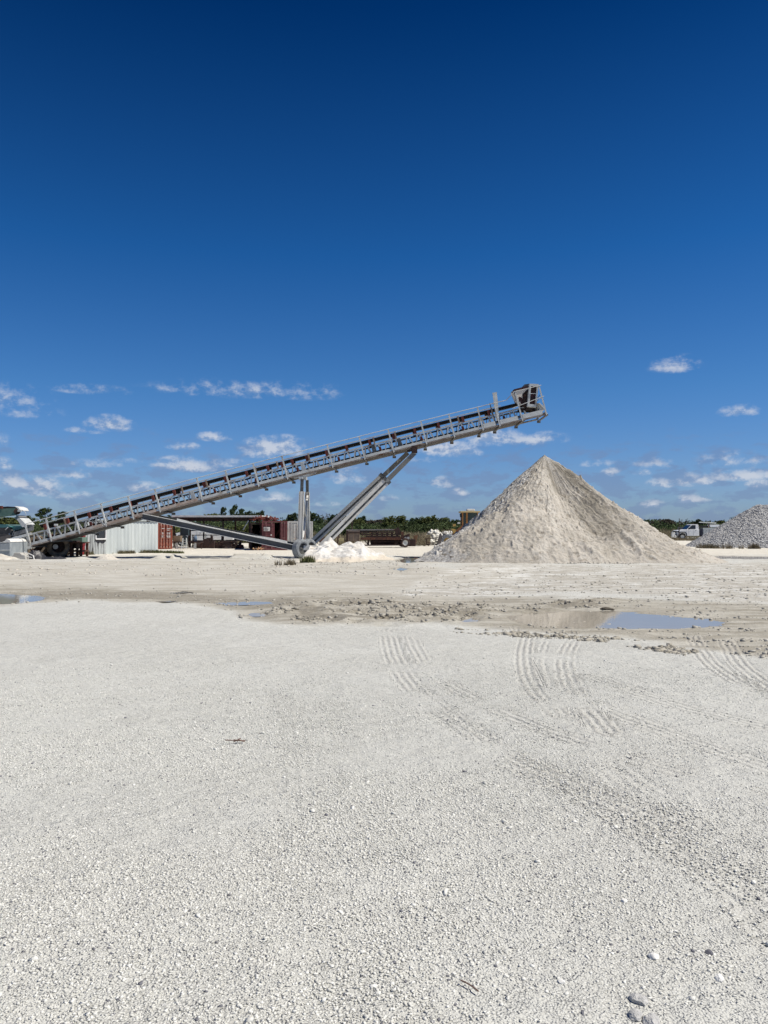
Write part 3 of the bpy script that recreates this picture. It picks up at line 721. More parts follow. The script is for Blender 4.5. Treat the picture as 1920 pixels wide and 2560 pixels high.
mb.build('grating_teeth', galv_rust, stk)['kind'] = 'stuff'; rail(3.6, .40, .70, .025, 78, 1366).build('walkway_deck', mat('expanded_metal_deck', (.16, .15, .13), (.10, .095, .085), 8, .8), stk); mb2.build('walkway_stringer', rust, stk)
mb = rail(3.0, FAR+.4, .55, .05, 60, 1366); mb.build('walkway_deck', galv_shaded, stk)
for i, x in enumerate(POSTS):
    mb = MB(); top = 59 if x < 1290 else 75
    if abs(x-1249.7) < 1: top = 60
    mb.bar(K(x, -1.5), K(x, top), .05, .075); mb.bar(K(x+1.5, -1.5, .05), K(x+1.5, top, .05), .03, .03)
    mb.prism([K(x-1, -2), K(x+4.5, -2), K(x+.5, 8)], (0, .04, 0))
    mb.build('handrail_post', galv, stk)
    mb = MB(); mb.bar(K(x+2, -1.2, 0), K(x+2, -1.2, FAR+.75), .10, .07, side=(1, 0, 0)); mb.box(K(x+2, -3.4, FAR+.6), (.22, .05, .14)); mb.build('outrigger_bracket', galv_shaded, stk)
    if i % 2 == 0:
        mb = MB(); mb.bar(K(x, 0, FAR+.7), K(x, 56, FAR+.7), .045, .045); mb.build('far_handrail_post', galv, stk)
mb = MB()
def rr_(v0, v1, x0, x1, dy, r, n=24):
    xx = np.linspace(x0, x1, n)
    for a, b in zip(xx[:-1], xx[1:]):
        mb.tube(K(a, v0+(v1-v0)*(a-x0)/(x1-x0), dy), K(b, v0+(v1-v0)*(b-x0)/(x1-x0), dy), r, 6)
rr_(58, 58, 76.8, 1280, -.02, .022, 30); rr_(58, 75, 1280, 1306, -.02, .02, 3); rr_(74, 74, 1306, 1372, -.02, .022, 4)
rr_(35, 46, 1290, 1372, -.02, .02, 6)
for x in (1306.2,): pass
mb.build('near_handrail', galv, stk)
mb = MB(); rr_(56, 56, 76.8, 1290, FAR+.7, .022, 30); mb.build('far_handrail', galv, stk)
# the end cap of the platform handrail
mb = MB(); mb.bar(K(1366, 6, 0), K(1366, 6, FAR+.7), .05, .1, side=(1, 0, 0)); mb.tube(K(1366, 74, 0), K(1366, 74, FAR+.7), .022, 6); mb.tube(K(1366, 45, 0), K(1366, 45, FAR+.7), .022, 6)
mb.build('end_rail', galv, stk)
# cover strip of the belt edge (pale) and the belt itself
mb = MB(); xx = np.linspace(95, 1345, 40)
for a, b in zip(xx[:-1], xx[1:]):
    for (v0, d0, v1, d1) in ((50, .92, 45.5, 1.12), (45.5, 1.12, 45.5, 1.70), (45.5, 1.70, 50, 1.92)):
        P4 = [K(a, v0, d0), K(b, v0, d0), K(b, v1, d1), K(a, v1, d1)]; lo = [p-Vector((0, 0, .03)) for p in P4]
        mb.add(P4+lo, [(0,1,2,3),(7,6,5,4),(0,4,5,1),(1,5,6,2),(2,6,7,3),(3,7,4,0)])
mb.build('carry_belt', rubber, stk)
mb = rail(17, 1.4, .80, .02, 95, 1345); mb.build('return_belt', rubber, stk)
mb = rail(52.5, .86, .04, .06, 95, 1270); mb.build('belt_edge_rail', galv, stk)
idx = [100,157,212,267,316,374,428,504,558,612,666,702,728,765,815,866,925,986,1040,1100,1162,1228]
for k_, x in enumerate(idx):
    x0 = x+9
    mb = MB()
    for dy in (NEAR+.02, FAR-.02): mb.bar(K(x0, 34, dy), K(x0, 49, dy), .13, .15, side=(0, 1, 0))
    mb.bar(K(x0, 36, NEAR), K(x0, 36, FAR), .06, .08, side=(1, 0, 0))
    o = mb.build('idler_frame', red_oxide, stk)
    mb = MB(); mb.tube(K(x0+1, 44, .90), K(x0+1, 40.5, 1.16), .07, 10); mb.tube(K(x0+1, 40.5, 1.18), K(x0+1, 40.5, 1.64), .07, 10); mb.tube(K(x0+1, 40.5, 1.66), K(x0+1, 44, 1.92), .07, 10)
    mb.build('roller', rust_dark, o)
for x in (160, 255, 458, 520, 645, 700, 780, 945, 1000, 1160, 1245):
    mb = MB(); 
    for dy in (NEAR-.03,): mb.bar(K(x, 34, dy), K(x, 51, dy), .08, .09)
    mb.build('belt_stand', tan_steel, stk)
for x in np.arange(115, 1320, 105):
    mb = MB(); mb.bar(K(x, 24, NEAR-.04), K(x, 14, NEAR-.04), .05, .14); mb.tube(K(x, 18, NEAR), K(x, 18, FAR), .06, 8); mb.build('return_idler', red_oxide, stk)
# small gusset plates and white dust lying on the truss
for x in (480, 760, 940, 1005):
    mb = MB(); mb.prism([K(x-6, 10, NEAR-.05), K(x+6, 10, NEAR-.05), K(x+4, 33, NEAR-.05), K(x-4, 33, NEAR-.05)], (0, .03, 0)); mb.build('splice_plate', steel_dark if x > 900 else galv, stk)
# tail frame, skirt boards, tail plate
mb = MB()
q4 = [P(25,1346,DC+.6), P(40,1340,DC+.6), P(52,1374,DC+.6), P(33,1376,DC+.6)]
MB().prism([v+Vector((0, 1.4, 0)) for v in q4], (0, .06, 0)).build('tail_plate', white_paint, stk); mb.prism(q4, (0, .06, 0)); mb.prism([P(40,1341,DC+.6), P(77,1331,DC+.6), P(77,1337,DC+.6), P(43,1347,DC+.6)], (0, .06, 0))
mb.prism([P(44,1376,DC+.6), P(78,1363,DC+.6), P(78,1370,DC+.6), P(50,1381,DC+.6)], (0, .06, 0))
mb.bar(P(37,1348,DC+.58), P(48,1370,DC+.58), .05, .06); mb.bar(P(52,1344,DC+.58), P(49,1368,DC+.58), .05, .05)
mb.build('tail_frame', white_paint, stk)
mb = MB(); mb.tube(P(40,1362,DC+.7), P(40,1362,DC+2.0)+Vector((0, 0, 0)), .22, 18); mb.build('tail_pulley', rust_dark, stk)
skm = mat('scuffed_skirt_board', (.26, .26, .255), (.15, .15, .15), 5, .8, stretch=(1, 1, .4))
mb = MB(); mb.prism([P(36,1330,DC+.75), P(78,1318,DC+.75), P(80,1312,DC+.75), P(84,1316,DC+.75), P(83,1326,DC+.75), P(33,1341,DC+.75)], (0, .05, 0))
mb.build('skirt_board', skm, stk); MB().prism([P(36,1330,DC+2.0), P(84,1314,DC+2.0), P(83,1326,DC+2.0), P(33,1341,DC+2.0)], (0, .05, 0)).build('skirt_board', skm, stk)
mb = MB(); mb.prism([P(42,1298,DC+.7), P(49,1295,DC+.7), P(65,1311,DC+.7), P(58,1318,DC+.7), P(55,1317,DC+.7)], (0, 1.2, 0)); mb.build('tail_deflector', galv, stk)
mb = MB(); mb.box(P(140,1312,DC+.74), (.22, .05, .12)); mb.box(P(146,1319,DC+.74), (.22, .05, .08)); mb.build('name_plate', white_paint, stk)
# head: plate, drive guard, head box, pulley guard
mb = MB(); mb.prism([P(1231,982,DC+.05), P(1242,980,DC+.05), P(1246,1020,DC+.05), P(1247,1052,DC+.05), P(1240,1052,DC+.05), P(1236,1015,DC+.05)], (0, .05, 0)); mb.build('head_gate_plate', galv, stk)
mb = MB(); mb.bar(P(1224,1008,DC+.3), P(1240,1060,DC+.3), .04, .05); mb.bar(P(1246,1003,DC+.3), P(1225,1010,DC+.3), .02, .02); mb.build('gate_strut', steel_dark, stk)
gd = MB(); gd.prism([P(1283,977,DC+.4), P(1285,974,DC+.4), P(1316,966,DC+.4), P(1320,968,DC+.4), P(1322,1000,DC+.4), P(1318,1006,DC+.4), P(1302,1010,DC+.4), P(1295,1006,DC+.4)], (0, .9, 0))
g_o = gd.build('drive_motor_guard', peel, stk)
mb = MB(); mb.prism([P(1283,976,DC+.36), P(1285,973,DC+.36), P(1317,965,DC+.36), P(1321,968,DC+.36), P(1320,970,DC+.36), P(1286,977,DC+.36)], (0, .98, 0)); mb.build('guard_rim', maroon, g_o)
mb = MB(); mb.prism([P(1306,985,DC+.39), P(1320,972,DC+.39), P(1323,1000,DC+.39), P(1318,1020,DC+.39), P(1306,1012,DC+.39)], (0, .9, 0)); mb.build('drive_motor', rust_dark, stk)
def ringplate(outer, inner, D, th):
    mb = MB(); n = len(outer)
    for i in range(n):
        j = (i+1) % n
        mb.prism([P(*outer[i], D), P(*outer[j], D), P(*inner[j], D), P(*inner[i], D)], (0, th, 0))
    return mb
out4 = [(1324,959),(1347,960),(1341,1018),(1319,1016)]; in4 = [(1328,965),(1342,966),(1338,1011),(1324,1010)]
hb = ringplate(out4, in4, DC+.05, .35).build('head_box', galv, stk)
mb = MB(); mb.prism([P(a, b, DC+.18) for a, b in [(1328,965),(1342,966),(1338,1011),(1324,1010)]], (0, .1, 0)); mb.build('gearbox', maroon, hb)
mb = MB(); mb.lathe(P(1335,973,DC+.10), (0, 1, 0), [(0, .001), (0, .15), (.1, .15)], 20); mb.lathe(P(1332,998,DC+.10), (0, 1, 0), [(0, .001), (0, .12), (.1, .12)], 16); mb.build('gear_cover', rust_dark, hb)
mb = MB(); mb.box(P(1333,984,DC+.12), (.36, .04, .04)); mb.build('cross_strap', galv, hb)
mb = MB(); mb.prism([P(1311,961,DC+.5), P(1324,959,DC+.5), P(1324,990,DC+.5), P(1313,985,DC+.5)], (0, 1.2, 0)); mb.prism([P(1324,959,DC+.38), P(1347,960,DC+.38), P(1341,1016,DC+.38), P(1320,1016,DC+.38)], (0, .05, 0)); mb.build('head_hood', steel_dark, stk)
mb = MB(); arc = [P(1343,1008,DC+.6)]+[P(1344+18*math.sin(t), 1026-18*math.cos(t), DC+.4) for t in np.linspace(0, 1.45, 10)]+[P(1344,1028,DC+.6)]
mb.prism(arc, (0, 1.3, 0)); mb.build('head_pulley_guard', white_paint, stk)
mb = MB(); mb.bar(P(1346,1026,DC+.56), P(1352,1010,DC+.56), .03, .04); mb.bar(P(1341,1000,DC+.5), P(1350,987,DC+.5), .03, .04); mb.bar(P(1338,1018,DC+.5), P(1340,1028,DC+.5), .06, .06); mb.build('guard_strap', steel_dark, stk)
mb = MB(); mb.tube(P(1340,1022,DC+.9), P(1340,1022,DC+1.95), .28, 20); mb.build('head_pulley', rubber, stk)
mb = MB(); mb.tube(P(1318,1018,DC+.8), P(1318,1018,DC+1.9), .16, 14); mb.box(P(1315,1026,DC+1.2), (.9, .9, .14)); mb.build('snub_pulley', rust_dark, stk)

# undercarriage
mb = MB(); mb.bar(P(727,1190,DC+.1), P(789,1180,DC+.1), .1, .2); mb.bar(P(727,1190,DC+2.3), P(789,1180,DC+2.3), .1, .2)
mb.prism([P(722,1188,DC+.1), P(792,1178,DC+.1), P(787,1184,DC+.1), P(765,1193,DC+.1), P(735,1196,DC+.1)], (0, .08, 0))
mb.bar(P(752,1196,DC-.2), P(752,1196,DC+3.4)+Vector((.3, 0, 0)), .22, .22, side=(1, 0, 0))
mb.build('saddle_frame', galv, stk)
def two_stage(name, a, b, split, w0, h0, w1, h1, side=(0, 1, 0), m0=white_paint, m1=steel_dark):
    a, b = Vector(a), Vector(b); s = a+(b-a)*split
    o = MB().bar(a, s, w0*.5, h0, side).bar(a+(Vector(side)*.0), s, w0, h0*.55, side).build(name, m0, stk)
    # flanges
    d = (b-a).normalized(); up = Vector(side).cross(d).normalized()
    MB().bar(a+up*h0*.5, s+up*h0*.5, w0, .03, side).bar(a-up*h0*.5, s-up*h0*.5, w0, .03, side).build('flange', m0, o)
    MB().bar(a+(b-a)*(split-.03), b, w1, h1, side).build('inner_tube', m1, o)
    return o
creamm = mat('cream_painted_steel', (.72, .70, .65), (.62, .60, .54), 1.5, .6, c3=(.34, .31, .27), s3=2.5, t3=(.64, .76))
two_stage('support_leg', P(750,1352,DC-.25), P(755.5,1198,DC-.25), .80, .26, .27, .18, .18, m0=creamm)
two_stage('support_leg', P(770,1352,DC+3.6), P(768,1200,DC+3.6), .80, .26, .24, .2, .18, m0=galv)
mb = MB(); mb.bar(P(770,1345,DC+3.4), P(757,1240,DC-.1), .10, .12); mb.bar(P(757,1345,DC+.0), P(769,1240,DC+3.4), .1, .12); mb.build('leg_cross_brace', white_paint, stk)
def luff(a, b, split):
    a, b = Vector(a), Vector(b); sp = a.lerp(b, split); d = (b-a).normalized(); up = Vector((0, 1, 0)).cross(d).normalized(); up = up if up.z > 0 else -up
    web = MB().bar(a, sp, .06, .40).build('luffing_brace', steel_dark, stk)
    cream = mat('cream_painted_steel', (.70, .68, .62), (.60, .575, .51), 1.5, .6, c3=(.34, .31, .27), s3=2.5, t3=(.62, .75))
    MB().bar(a+up*.12, sp+up*.12, .20, .19).build('flange_channel', cream, web); MB().bar(a-up*.16, sp-up*.16, .20, .13).build('flange_channel', cream, web)
    MB().bar(a.lerp(b, split-.05), b, .15, .27).build('inner_tube', mat('dark_brace_tube', (.20, .195, .18), (.13, .13, .12), 4, .6, c3=(.42, .40, .36), s3=4, t3=(.57, .68)), web)
    MB().bar(sp-d*.1, sp+d*.12, .26, .50).build('collar', steel_dark, web)
luff(P(802,1368,DC-.35), P(1037,1132,DC+.1), .70)
luff(P(777,1360,DC+3.6), P(1020,1132,DC+2.5), .74)
mb = MB(); mb.box(P(1036,1124,DC+.1), (.34, .3, .42)); mb.bar(P(1020,1128,DC+.1), P(1042,1121,DC+2.6), .12, .12, side=(1, 0, 0)); mb.build('brace_hinge', rust_dark, stk)
def ibeam(name, a, b, h, w, m, mf, parent):
    a, b = Vector(a), Vector(b); d = (b-a).normalized(); up = Vector((0, 1, 0)).cross(d).normalized(); up = up if up.z > 0 else -up
    o = MB().bar(a, b, .03, h).build(name, m, parent)
    MB().bar(a+up*h*.5, b+up*h*.5, w, .03).build('flange', mf, o); MB().bar(a-up*h*.5, b-up*h*.5, w, .03).build('flange', mf, o)
    return o, up
o, up = ibeam('tongue_beam', P(356,1291,DC-.2), P(743,1371,DC-.55), .32, .22, web_shade, white_paint, stk)
pw = MB(); xs2 = np.linspace(.22, .93, 26); a_, b_ = P(356,1291,DC-.2), P(743,1371,DC-.55)
for i in range(25):
    f0, f1 = xs2[i], xs2[i+1]; h0 = .03+.10*max(0, math.sin(f0*9)); h1 = .03+.10*max(0, math.sin(f1*9))
    A_, B_ = a_.lerp(b_, f0)+up*.175, a_.lerp(b_, f1)+up*.175
    pw.prism([A_, B_, B_+Vector((0, 0, h1)), A_+Vector((0, 0, h0))], (0, .16, 0))
dd = pw.build('lime_dust_ridge', white_dust, o)
ibeam('tongue_beam', P(380,1290,DC+3.2), P(735,1362,DC+3.6), .28, .2, steel_dark, steel_dark, stk)
def wheel(c, axis, r, w, m_t=tyre_mat, m_r=white_paint, name='wheel', parent=None, lugs=22):
    c = Vector(c); ax = Vector(axis).normalized()
    t = MB().lathe(c, ax, [(-w*.42, r*.58), (-w*.5, r*.70), (-w*.48, r*.90), (-w*.36, r), (w*.36, r), (w*.48, r*.90), (w*.5, r*.70), (w*.42, r*.58)], 36)
    u_ = ax.orthogonal().normalized(); w_ = ax.cross(u_)
    if lugs:
        for i in range(lugs):
            for sgn in (-1, 1):
                a0 = 2*math.pi*(i+(.5 if sgn > 0 else 0))/lugs
                p = c+(u_*math.cos(a0)+w_*math.sin(a0))*r; p2 = c+(u_*math.cos(a0+.16)+w_*math.sin(a0+.16))*r*.985+ax*sgn*w*.44
                t.bar(p, p2, .05*r/.55, .07*r/.55, side=tuple((p-c).normalized()))
    o = t.build('tyre', m_t, parent, smooth=False)
    rm = MB().lathe(c, ax, [(-w*.42, r*.58), (-w*.18, r*.52), (-w*.12, r*.2), (-w*.2, .001)], 28).lathe(c, ax, [(w*.42, r*.58), (w*.18, r*.52), (w*.12, r*.2), (w*.2, .001)], 28)
    rm.build('rim', m_r, o)
    return o
WA = Vector((math.cos(R(-38)), math.sin(R(-38)), 0))
w1 = G(752,1398.5); w1.y = 44.6
wheel((XX(752, 44.6), 44.6, gz(XX(752, 44.6), 44.6)+.56), WA, .56, .44, tyre_mat, steel_dark, parent=stk, lugs=0)
wheel((XX(772, 45.6), 45.6, gz(XX(772, 45.6), 45.6)+.62), WA, .50, .44, tyre_mat, steel_dark, parent=stk, lugs=0)
wheel((XX(770, 49.5), 49.5, gz(XX(770, 49.5), 49.5)+.55), WA, .55, .44, tyre_mat, steel_dark, parent=stk, lugs=0)
mb = MB(); mb.bar((XX(745, 45), 44.9, .72), (XX(800, 45), 45.0, .60), .3, .3); mb.bar((XX(765, 45), 44.7, .66), (XX(765, 49), 49.9, .66), .28, .28, side=(1, 0, 0)); mb.build('axle_beam', white_paint, stk)
mb = MB(); mb.prism([P(776,1370,44.0), P(783,1372,44.0), P(797,1413,43.2), P(779,1404,43.2)], (.1, .2, 0)); mb.build('mud_flap', galv_rust, stk)

# tail end: feed conveyor, hopper, tank, concrete block, black sheeting
fd = empty('feed_conveyor', (XX(10, 50), 50, 0), 'faded green feed conveyor whose head overhangs the tail of the stacker, left edge', 'conveyor')
mb = MB(); mb.prism([P(-200,1300,49), P(-40,1279,49), P(0,1272,49), P(38,1270,49), P(41,1274,49), P(41,1288,49), P(0,1291,49), P(-40,1295,49), P(-200,1318,49)], (0, .08, 0)); mb.prism([P(-200,1300,50.3), P(38,1270,50.3), P(41,1288,50.3), P(-200,1318,50.3)], (0, .08, 0)); mb.build('side_plate', green_paint, fd)
mb = MB(); mb.prism([P(-200,1293,49.1), P(5,1267,49.1), P(20,1266,49.1), P(42,1268,49.1), P(46,1272,49.1), P(46,1276,49.1), P(40,1271,49.1), P(0,1272,49.1), P(-200,1300,49.1)], (0, 1.1, 0)); mb.build('belt', rubber, fd)
mb = MB(); mb.tube(P(43,1279,49), P(43,1279,50.4), .20, 16); mb.build('head_pulley', rust_dark, fd)
mb = MB(); mb.box(P(49,1277,48.95), (.22, .1, .12)); mb.prism([P(36,1265.5,49.0), P(46,1269,49.0), P(51,1276,49.0), P(48,1277,49.0), P(43,1271,49.0)], (0, 1.2, 0)); mb.build('belt_scraper', white_paint, fd)
mb = MB(); mb.path([P(53+12*math.sin(t)*1.0, 1287-12*math.cos(t), 49) for t in np.linspace(0, 3.3, 12)], .015); mb.build('cable_loop', white_paint, fd)
mb = MB(); mb.box(P(2,1268,48.9), (.2, .2, .16)); mb.build('bearing_block', red_oxide, fd)
mb = MB(); mb.prism([P(41,1288,49.1), P(49,1292,49.1), P(45,1302,49.1), P(38,1296,49.1)], (0, 1.1, 0)); mb.build('discharge_flap', skm, fd)
for px_ in (-60, -150):
    mb = MB(); mb.bar((XX(px_, 49), 49, 0), P(px_, 1300, 49), .12, .12); mb.bar((XX(px_, 49), 50.3, 0), P(px_, 1300, 50.3), .12, .12); mb.build('leg', green_paint, fd)
hp_ = empty('feed_hopper', (XX(0, 47.5), 47.5, 0), 'dark hopper with a teal rim feeding the tail of the stacker, left edge', 'hopper')
HB = 47.0
mb = MB()
T1 = [P(-90,1311,HB), P(20,1312,HB), P(34,1334,HB), P(30,1350,HB), P(-10,1366,HB), P(-90,1372,HB)]
mb.prism(T1, (0, 1.8, 0)); mb.build('hopper_body', mat('hopper_rubber', (.06, .058, .056), (.11, .10, .09), 2, .8), hp_)
mb = MB(); mb.prism([P(-90,1311,HB-.05), P(14,1311,HB-.05), P(30,1318,HB-.05), P(6,1319,HB-.05), P(-90,1322,HB-.05)], (0, 1.9, 0)); mb.prism([P(22,1313,HB+.2), P(58,1317,HB+.2), P(57,1320,HB+.2), P(35,1327,HB+.2)], (0, 1.4, 0)); mb.build('hopper_rim', teal_paint, hp_)
mb = MB(); mb.bar(P(13,1325,HB-.1), P(20,1318,HB-.1), .03, .05); mb.bar(P(30,1340,HB-.1), P(36,1326,HB-.1), .04, .04); mb.bar(P(23,1334,HB-.1), P(28,1350,HB-.1), .05, .05); mb.build('edge_strap', galv, hp_)
mb = MB(); mb.prism([P(-90,1362,HB-.2), P(28,1336,HB-.2), P(26,1348,HB-.2), P(-90,1376,HB-.2)], (0, .1, 0)); mb.build('skirt', mat('brown_skirt', (.16, .135, .115)), hp_)
for px_ in (-50, 10):
    MB().bar((XX(px_, HB), HB+1.5, 0), (XX(px_, HB), HB+1.5, 1.0), .12, .12).build('leg', galv, hp_)
tk = empty('steel_tank', (XX(-20, 44.5), 44.5, 0), 'pale grey steel tank half buried in a bank of lime at the left edge', 'tank')
tkm = mat('blue_grey_steel', (.36, .39, .40), (.25, .28, .30), 2.4, .6, stretch=(1, 1, .5))
g0 = gz(-21.5, 44.5)
mb = MB(); mb.prism([P(-150,1358,44.5), P(25,1355,44.5), P(26,1402,44.5), P(-150,1402,44.5)], (0, 2.2, 0)); mb.build('tank_wall', tkm, tk, bevel=.03)
mb = MB(); mb.bar(P(-150,1377,44.46), P(25,1375,44.46), .06, .05); mb.build('weld_band', galv, tk)
mb = MB(); mb.prism([P(-150,1361,44.5), P(0,1357,44.5), P(12,1352,44.5), P(16,1347,44.5), P(24,1350,44.5), P(26,1355,44.5), P(20,1358,44.5)], (0, 2.0, 0)); o = mb.build('lime_crust', white_dust, tk)
cb = MB(); cb.prism([P(27,1404,43.8), P(27,1391,43.8), P(33,1388,43.8), P(35,1382,43.8), P(50,1382,43.8), P(55,1387,43.8), P(62,1388,43.8), P(65,1404,43.8)], (0, .8, 0))
o = cb.build('concrete_block', concrete, bevel=.03); tag(o, 'pale concrete ballast block with stepped top beside the grey tank', 'concrete block')
tb = MB(); tb.box(P(33,1379,45.8), (.5, .4, .45)); o = tb.build('teal_box', teal_paint, bevel=.02); o.name = 'control_box'; tag(o, 'small teal box under the tail frame behind the concrete block', 'box')
# crumpled black sheeting by the tail
def crumple(name, x0, x1, y0, y1, hz, m, seed, label, cat, n=60):
    xs, ys = np.meshgrid(np.linspace(x0, x1, n), np.linspace(y0, y1, n//2)); g0 = ground_height(xs, ys)[0]
    e_ = np.sin(np.linspace(0, np.pi, n))[None, :]*np.sin(np.linspace(0, np.pi, n//2))[:, None]
    z = g0+hz*np.clip(e_*1.4, 0, 1)*(.25+ridged(xs*1.6, ys*1.6, 4, seed))*.9-.03
    xs = xs+(fbm(xs*2, ys*2, 3, seed+1)-.5)*.5; ys = ys+(fbm(xs*2, ys*2, 3, seed+2)-.5)*.5
    o = grid_mesh(name, xs, ys, z, m, False); md = o.modifiers.new('thick', 'SOLIDIFY'); md.thickness = .012
    return tag(o, label, cat)
sheet = mat('black_plastic_sheet', (.022, .022, .026), (.05, .05, .055), 6, .45)
crumple('plastic_sheet', XX(64, 44.6), XX(108, 44.6), 44.2, 45.4, .55, sheet, 701, 'crumpled black plastic sheeting draped behind the concrete block', 'plastic sheet')
crumple('plastic_sheet', XX(108, 43.6), XX(168, 43.6), 42.8, 44.0, .20, sheet, 705, 'torn black plastic sheet lying on the ground in front of the tractor tyre', 'plastic sheet')
for i, (a, b, c_) in enumerate((((66,1385),(84,1404),44.3),((74,1380),(88,1404),44.2),((86,1388),(84,1405),44.1))):
    pass
mb = MB(); mb.path([P(60,1380,44.2), P(72,1384,44.1), P(83,1389,44.0), P(85,1397,43.9), P(87,1405,43.8)], .03); mb.path([P(55,1383,44.2), P(70,1392,44.0), P(80,1394,44.0)], .025)
o = mb.build('hose', white_paint); tag(o, 'white dusty hoses hanging over the black sheeting at the stacker tail', 'hose')

# green machine with big tyres behind the tail
tr = empty('tractor', (XX(120, 49), 49, 0), 'faded green tractor with large muddy tyres behind the stacker tail', 'tractor')
gt = gz(XX(120, 49), 49)
for px_, D_, r_t in ((92, 49.0, .68), (147, 48.4, .66), (100, 51.2, .68), (158, 50.8, .66)):
    wheel((XX(px_, D_), D_, gt+r_t), (.34, -1, 0), r_t, .48, tyre_brown, rust_dark, parent=tr, lugs=20)
    MB().lathe((XX(px_, D_)-.09, D_-.26, gt+r_t), (.34, -1, 0), [(0, .16), (.06, .14), (.08, .001)], 14).build('hub', white_paint, tr)
mb = MB(); mb.prism([P(101,1360,49.2), P(140,1360,49.2), P(139,1374,49.2), P(122,1376,49.2), P(112,1381,49.2), P(101,1380,49.2)], (0, 1.0, 0)); mb.build('body', green_paint, tr, bevel=.03)
mb = MB(); mb.box(P(104,1362,48.9), (.22, .2, .24)); mb.build('headlight', white_paint, tr)
mb = MB(); mb.box(P(131,1367,49.0), (.5, .5, .45)); mb.build('grille', steel_dark, tr, bevel=.03)
mb = MB(); mb.box(P(130,1348,49.8), (2.0, 1.0, .55)); mb.build('bonnet', mat('blue_grey_panel', (.12, .17, .19)), tr, bevel=.05)
mb = MB(); mb.box(P(126,1384,49.7), (1.9, .5, .3)); mb.build('chassis', rust_dark, tr)
mb = MB(); mb.box(P(195,1350,50), (.9, .9, .35)); mb.box(P(186,1345,50), (.4, .8, .3)); o = mb.build('equipment_cabinet', green_paint, bevel=.02); tag(o, 'grey green metal cabinet standing on the rusty steel rack', 'cabinet')
rk = empty('steel_rack', (XX(185, 48.5), 48.5, 0), 'rusty brown steel rack with legs left of the metal shed', 'rack')
gk = gz(XX(185, 48.5), 48.5)
zt = HZ(1357, 48.5)
for px_ in (166, 178, 203):
    for dy in (0, 1.0): MB().bar((XX(px_, 48.5), 48.5+dy, gk-.05), (XX(px_, 48.5), 48.5+dy, zt), .13, .13).build('leg', rust, rk)
MB().box((XX(185, 48.5), 49.0, zt), (1.15, 1.2, .08)).build('shelf', rust, rk)
MB().box((XX(185, 48.5), 49.0, gk+.35), (1.1, 1.1, .1)).build('shelf', rust, rk)
MB().bar((XX(166, 48.5), 48.48, gk+.1), (XX(203, 48.5), 48.48, gk+.6), .05, .06).build('diagonal_brace', rust, rk)
mb = MB(); mb.box((XX(205, 51.5), 51.5, HZ(1350, 51)), (.36, .4, .8)); mb.box((XX(206, 51.5), 51.5, HZ(1374, 51)), (.26, .3, .75)); o = mb.build('red_pump', mat('bright_red_paint', (.27, .015, .02), (.12, .012, .015)), bevel=.04)
o.name = 'fuel_pump'; tag(o, 'red fuel pump between the rusty rack and the metal shed', 'fuel pump')
o = MB().box((XX(190, 50), 49.3, gk+.75), (.9, .7, .5)).tube((XX(178, 50), 49.0, gk+.45), (XX(178, 50), 49.6, gk+.45), .16, 12).build('engine_block', rust_dark, bevel=.04); tag(o, 'dark greasy engine block on the lower shelf of the rusty rack', 'engine')

# ------------------------------------------------------------------ buildings and containers
sh = empty('metal_shed', (XX(300, 56), 56, 0), 'white corrugated metal shed with one window, behind the conveyor', 'shed')
A = Vector((XX(210, 52.0), 52.0, 0)); Bc = Vector((XX(265, 53.6), 53.6, 0)); Cc = Vector((XX(394, 57.5), 57.5, 0))
ztop = lambda px_, D: HZ(px_, D)
shed_m = mat('white_corrugated_steel', (.56, .60, .59), (.46, .50, .50), 1.2, .55, c3=(.36, .36, .33), s3=2.0, t3=(.64, .8), stretch=(2.5, 2.5, .25))
shed_old = mat('weathered_corrugated_steel', (.50, .53, .53), (.26, .27, .27), 2.5, .6, c3=(.12, .12, .12), s3=2.5, t3=(.57, .68), stretch=(2.2, 2.2, .35))
def corr(a, b, z0, z1, amp, pitch, m, name, parent, flip=1):
    a, b = Vector(a), Vector(b); L = (b-a).length; d = (b-a)/L; nrm = Vector((d.y, -d.x, 0))*flip
    n = int(L/pitch)*4; pts = []
    for i in range(n+1):
        ph = i % 4; off = amp if ph in (1, 2) else 0.0
        pts.append(a+d*(L*i/n)+nrm*off)
    vs = [p+Vector((0, 0, z0)) for p in pts]+[p+Vector((0, 0, z1(i/n) if callable(z1) else z1)) for i, p in enumerate(pts)]
    fs = [(i, i+1, n+2+i, n+1+i) for i in range(n)]
    return MB().add(vs, fs).build(name, m, parent)
zs = HZ(1302, 55.5); g_s = .0
def zs_f(t): return zs
# left part with the window cut out
LW = (Bc-A).length; d_ = (Bc-A)/LW
def part_wall(t0, t1, z0, z1): corr(A+d_*LW*t0, A+d_*LW*t1, z0, z1, .06, .21, shed_old, 'wall_panel', sh)
wx0, wx1 = .49, .955; wz0, wz1 = HZ(1347.5, 52.8), HZ(1313, 52.8)
corr(A, A+d_*LW*wx0, -.1, zs, .06, .22, shed_old, 'wall_panel', sh)
corr(A+d_*LW*wx0, A+d_*LW*1.0, -.1, lambda t: wz0-.12-.14*abs(math.sin(t*7))-.1*math.sin(t*3.1), .06, .22, shed_old, 'wall_panel', sh)
corr(A+d_*LW*wx1, Bc, wz0-.1, zs, .06, .05, shed_old, 'wall_panel', sh)
corr(A+d_*LW*wx0, A+d_*LW*wx1, wz1, zs, .06, .22, shed_old, 'wall_panel', sh)
nr_ = Vector((d_.y, -d_.x, 0))
MB().bar(A+nr_*-.04+Vector((0, 0, wz0-.25)), Bc+nr_*-.04+Vector((0, 0, wz0-.25)), .04, .7).build('backing_board', mat('grey_board', (.13, .125, .13)), sh)
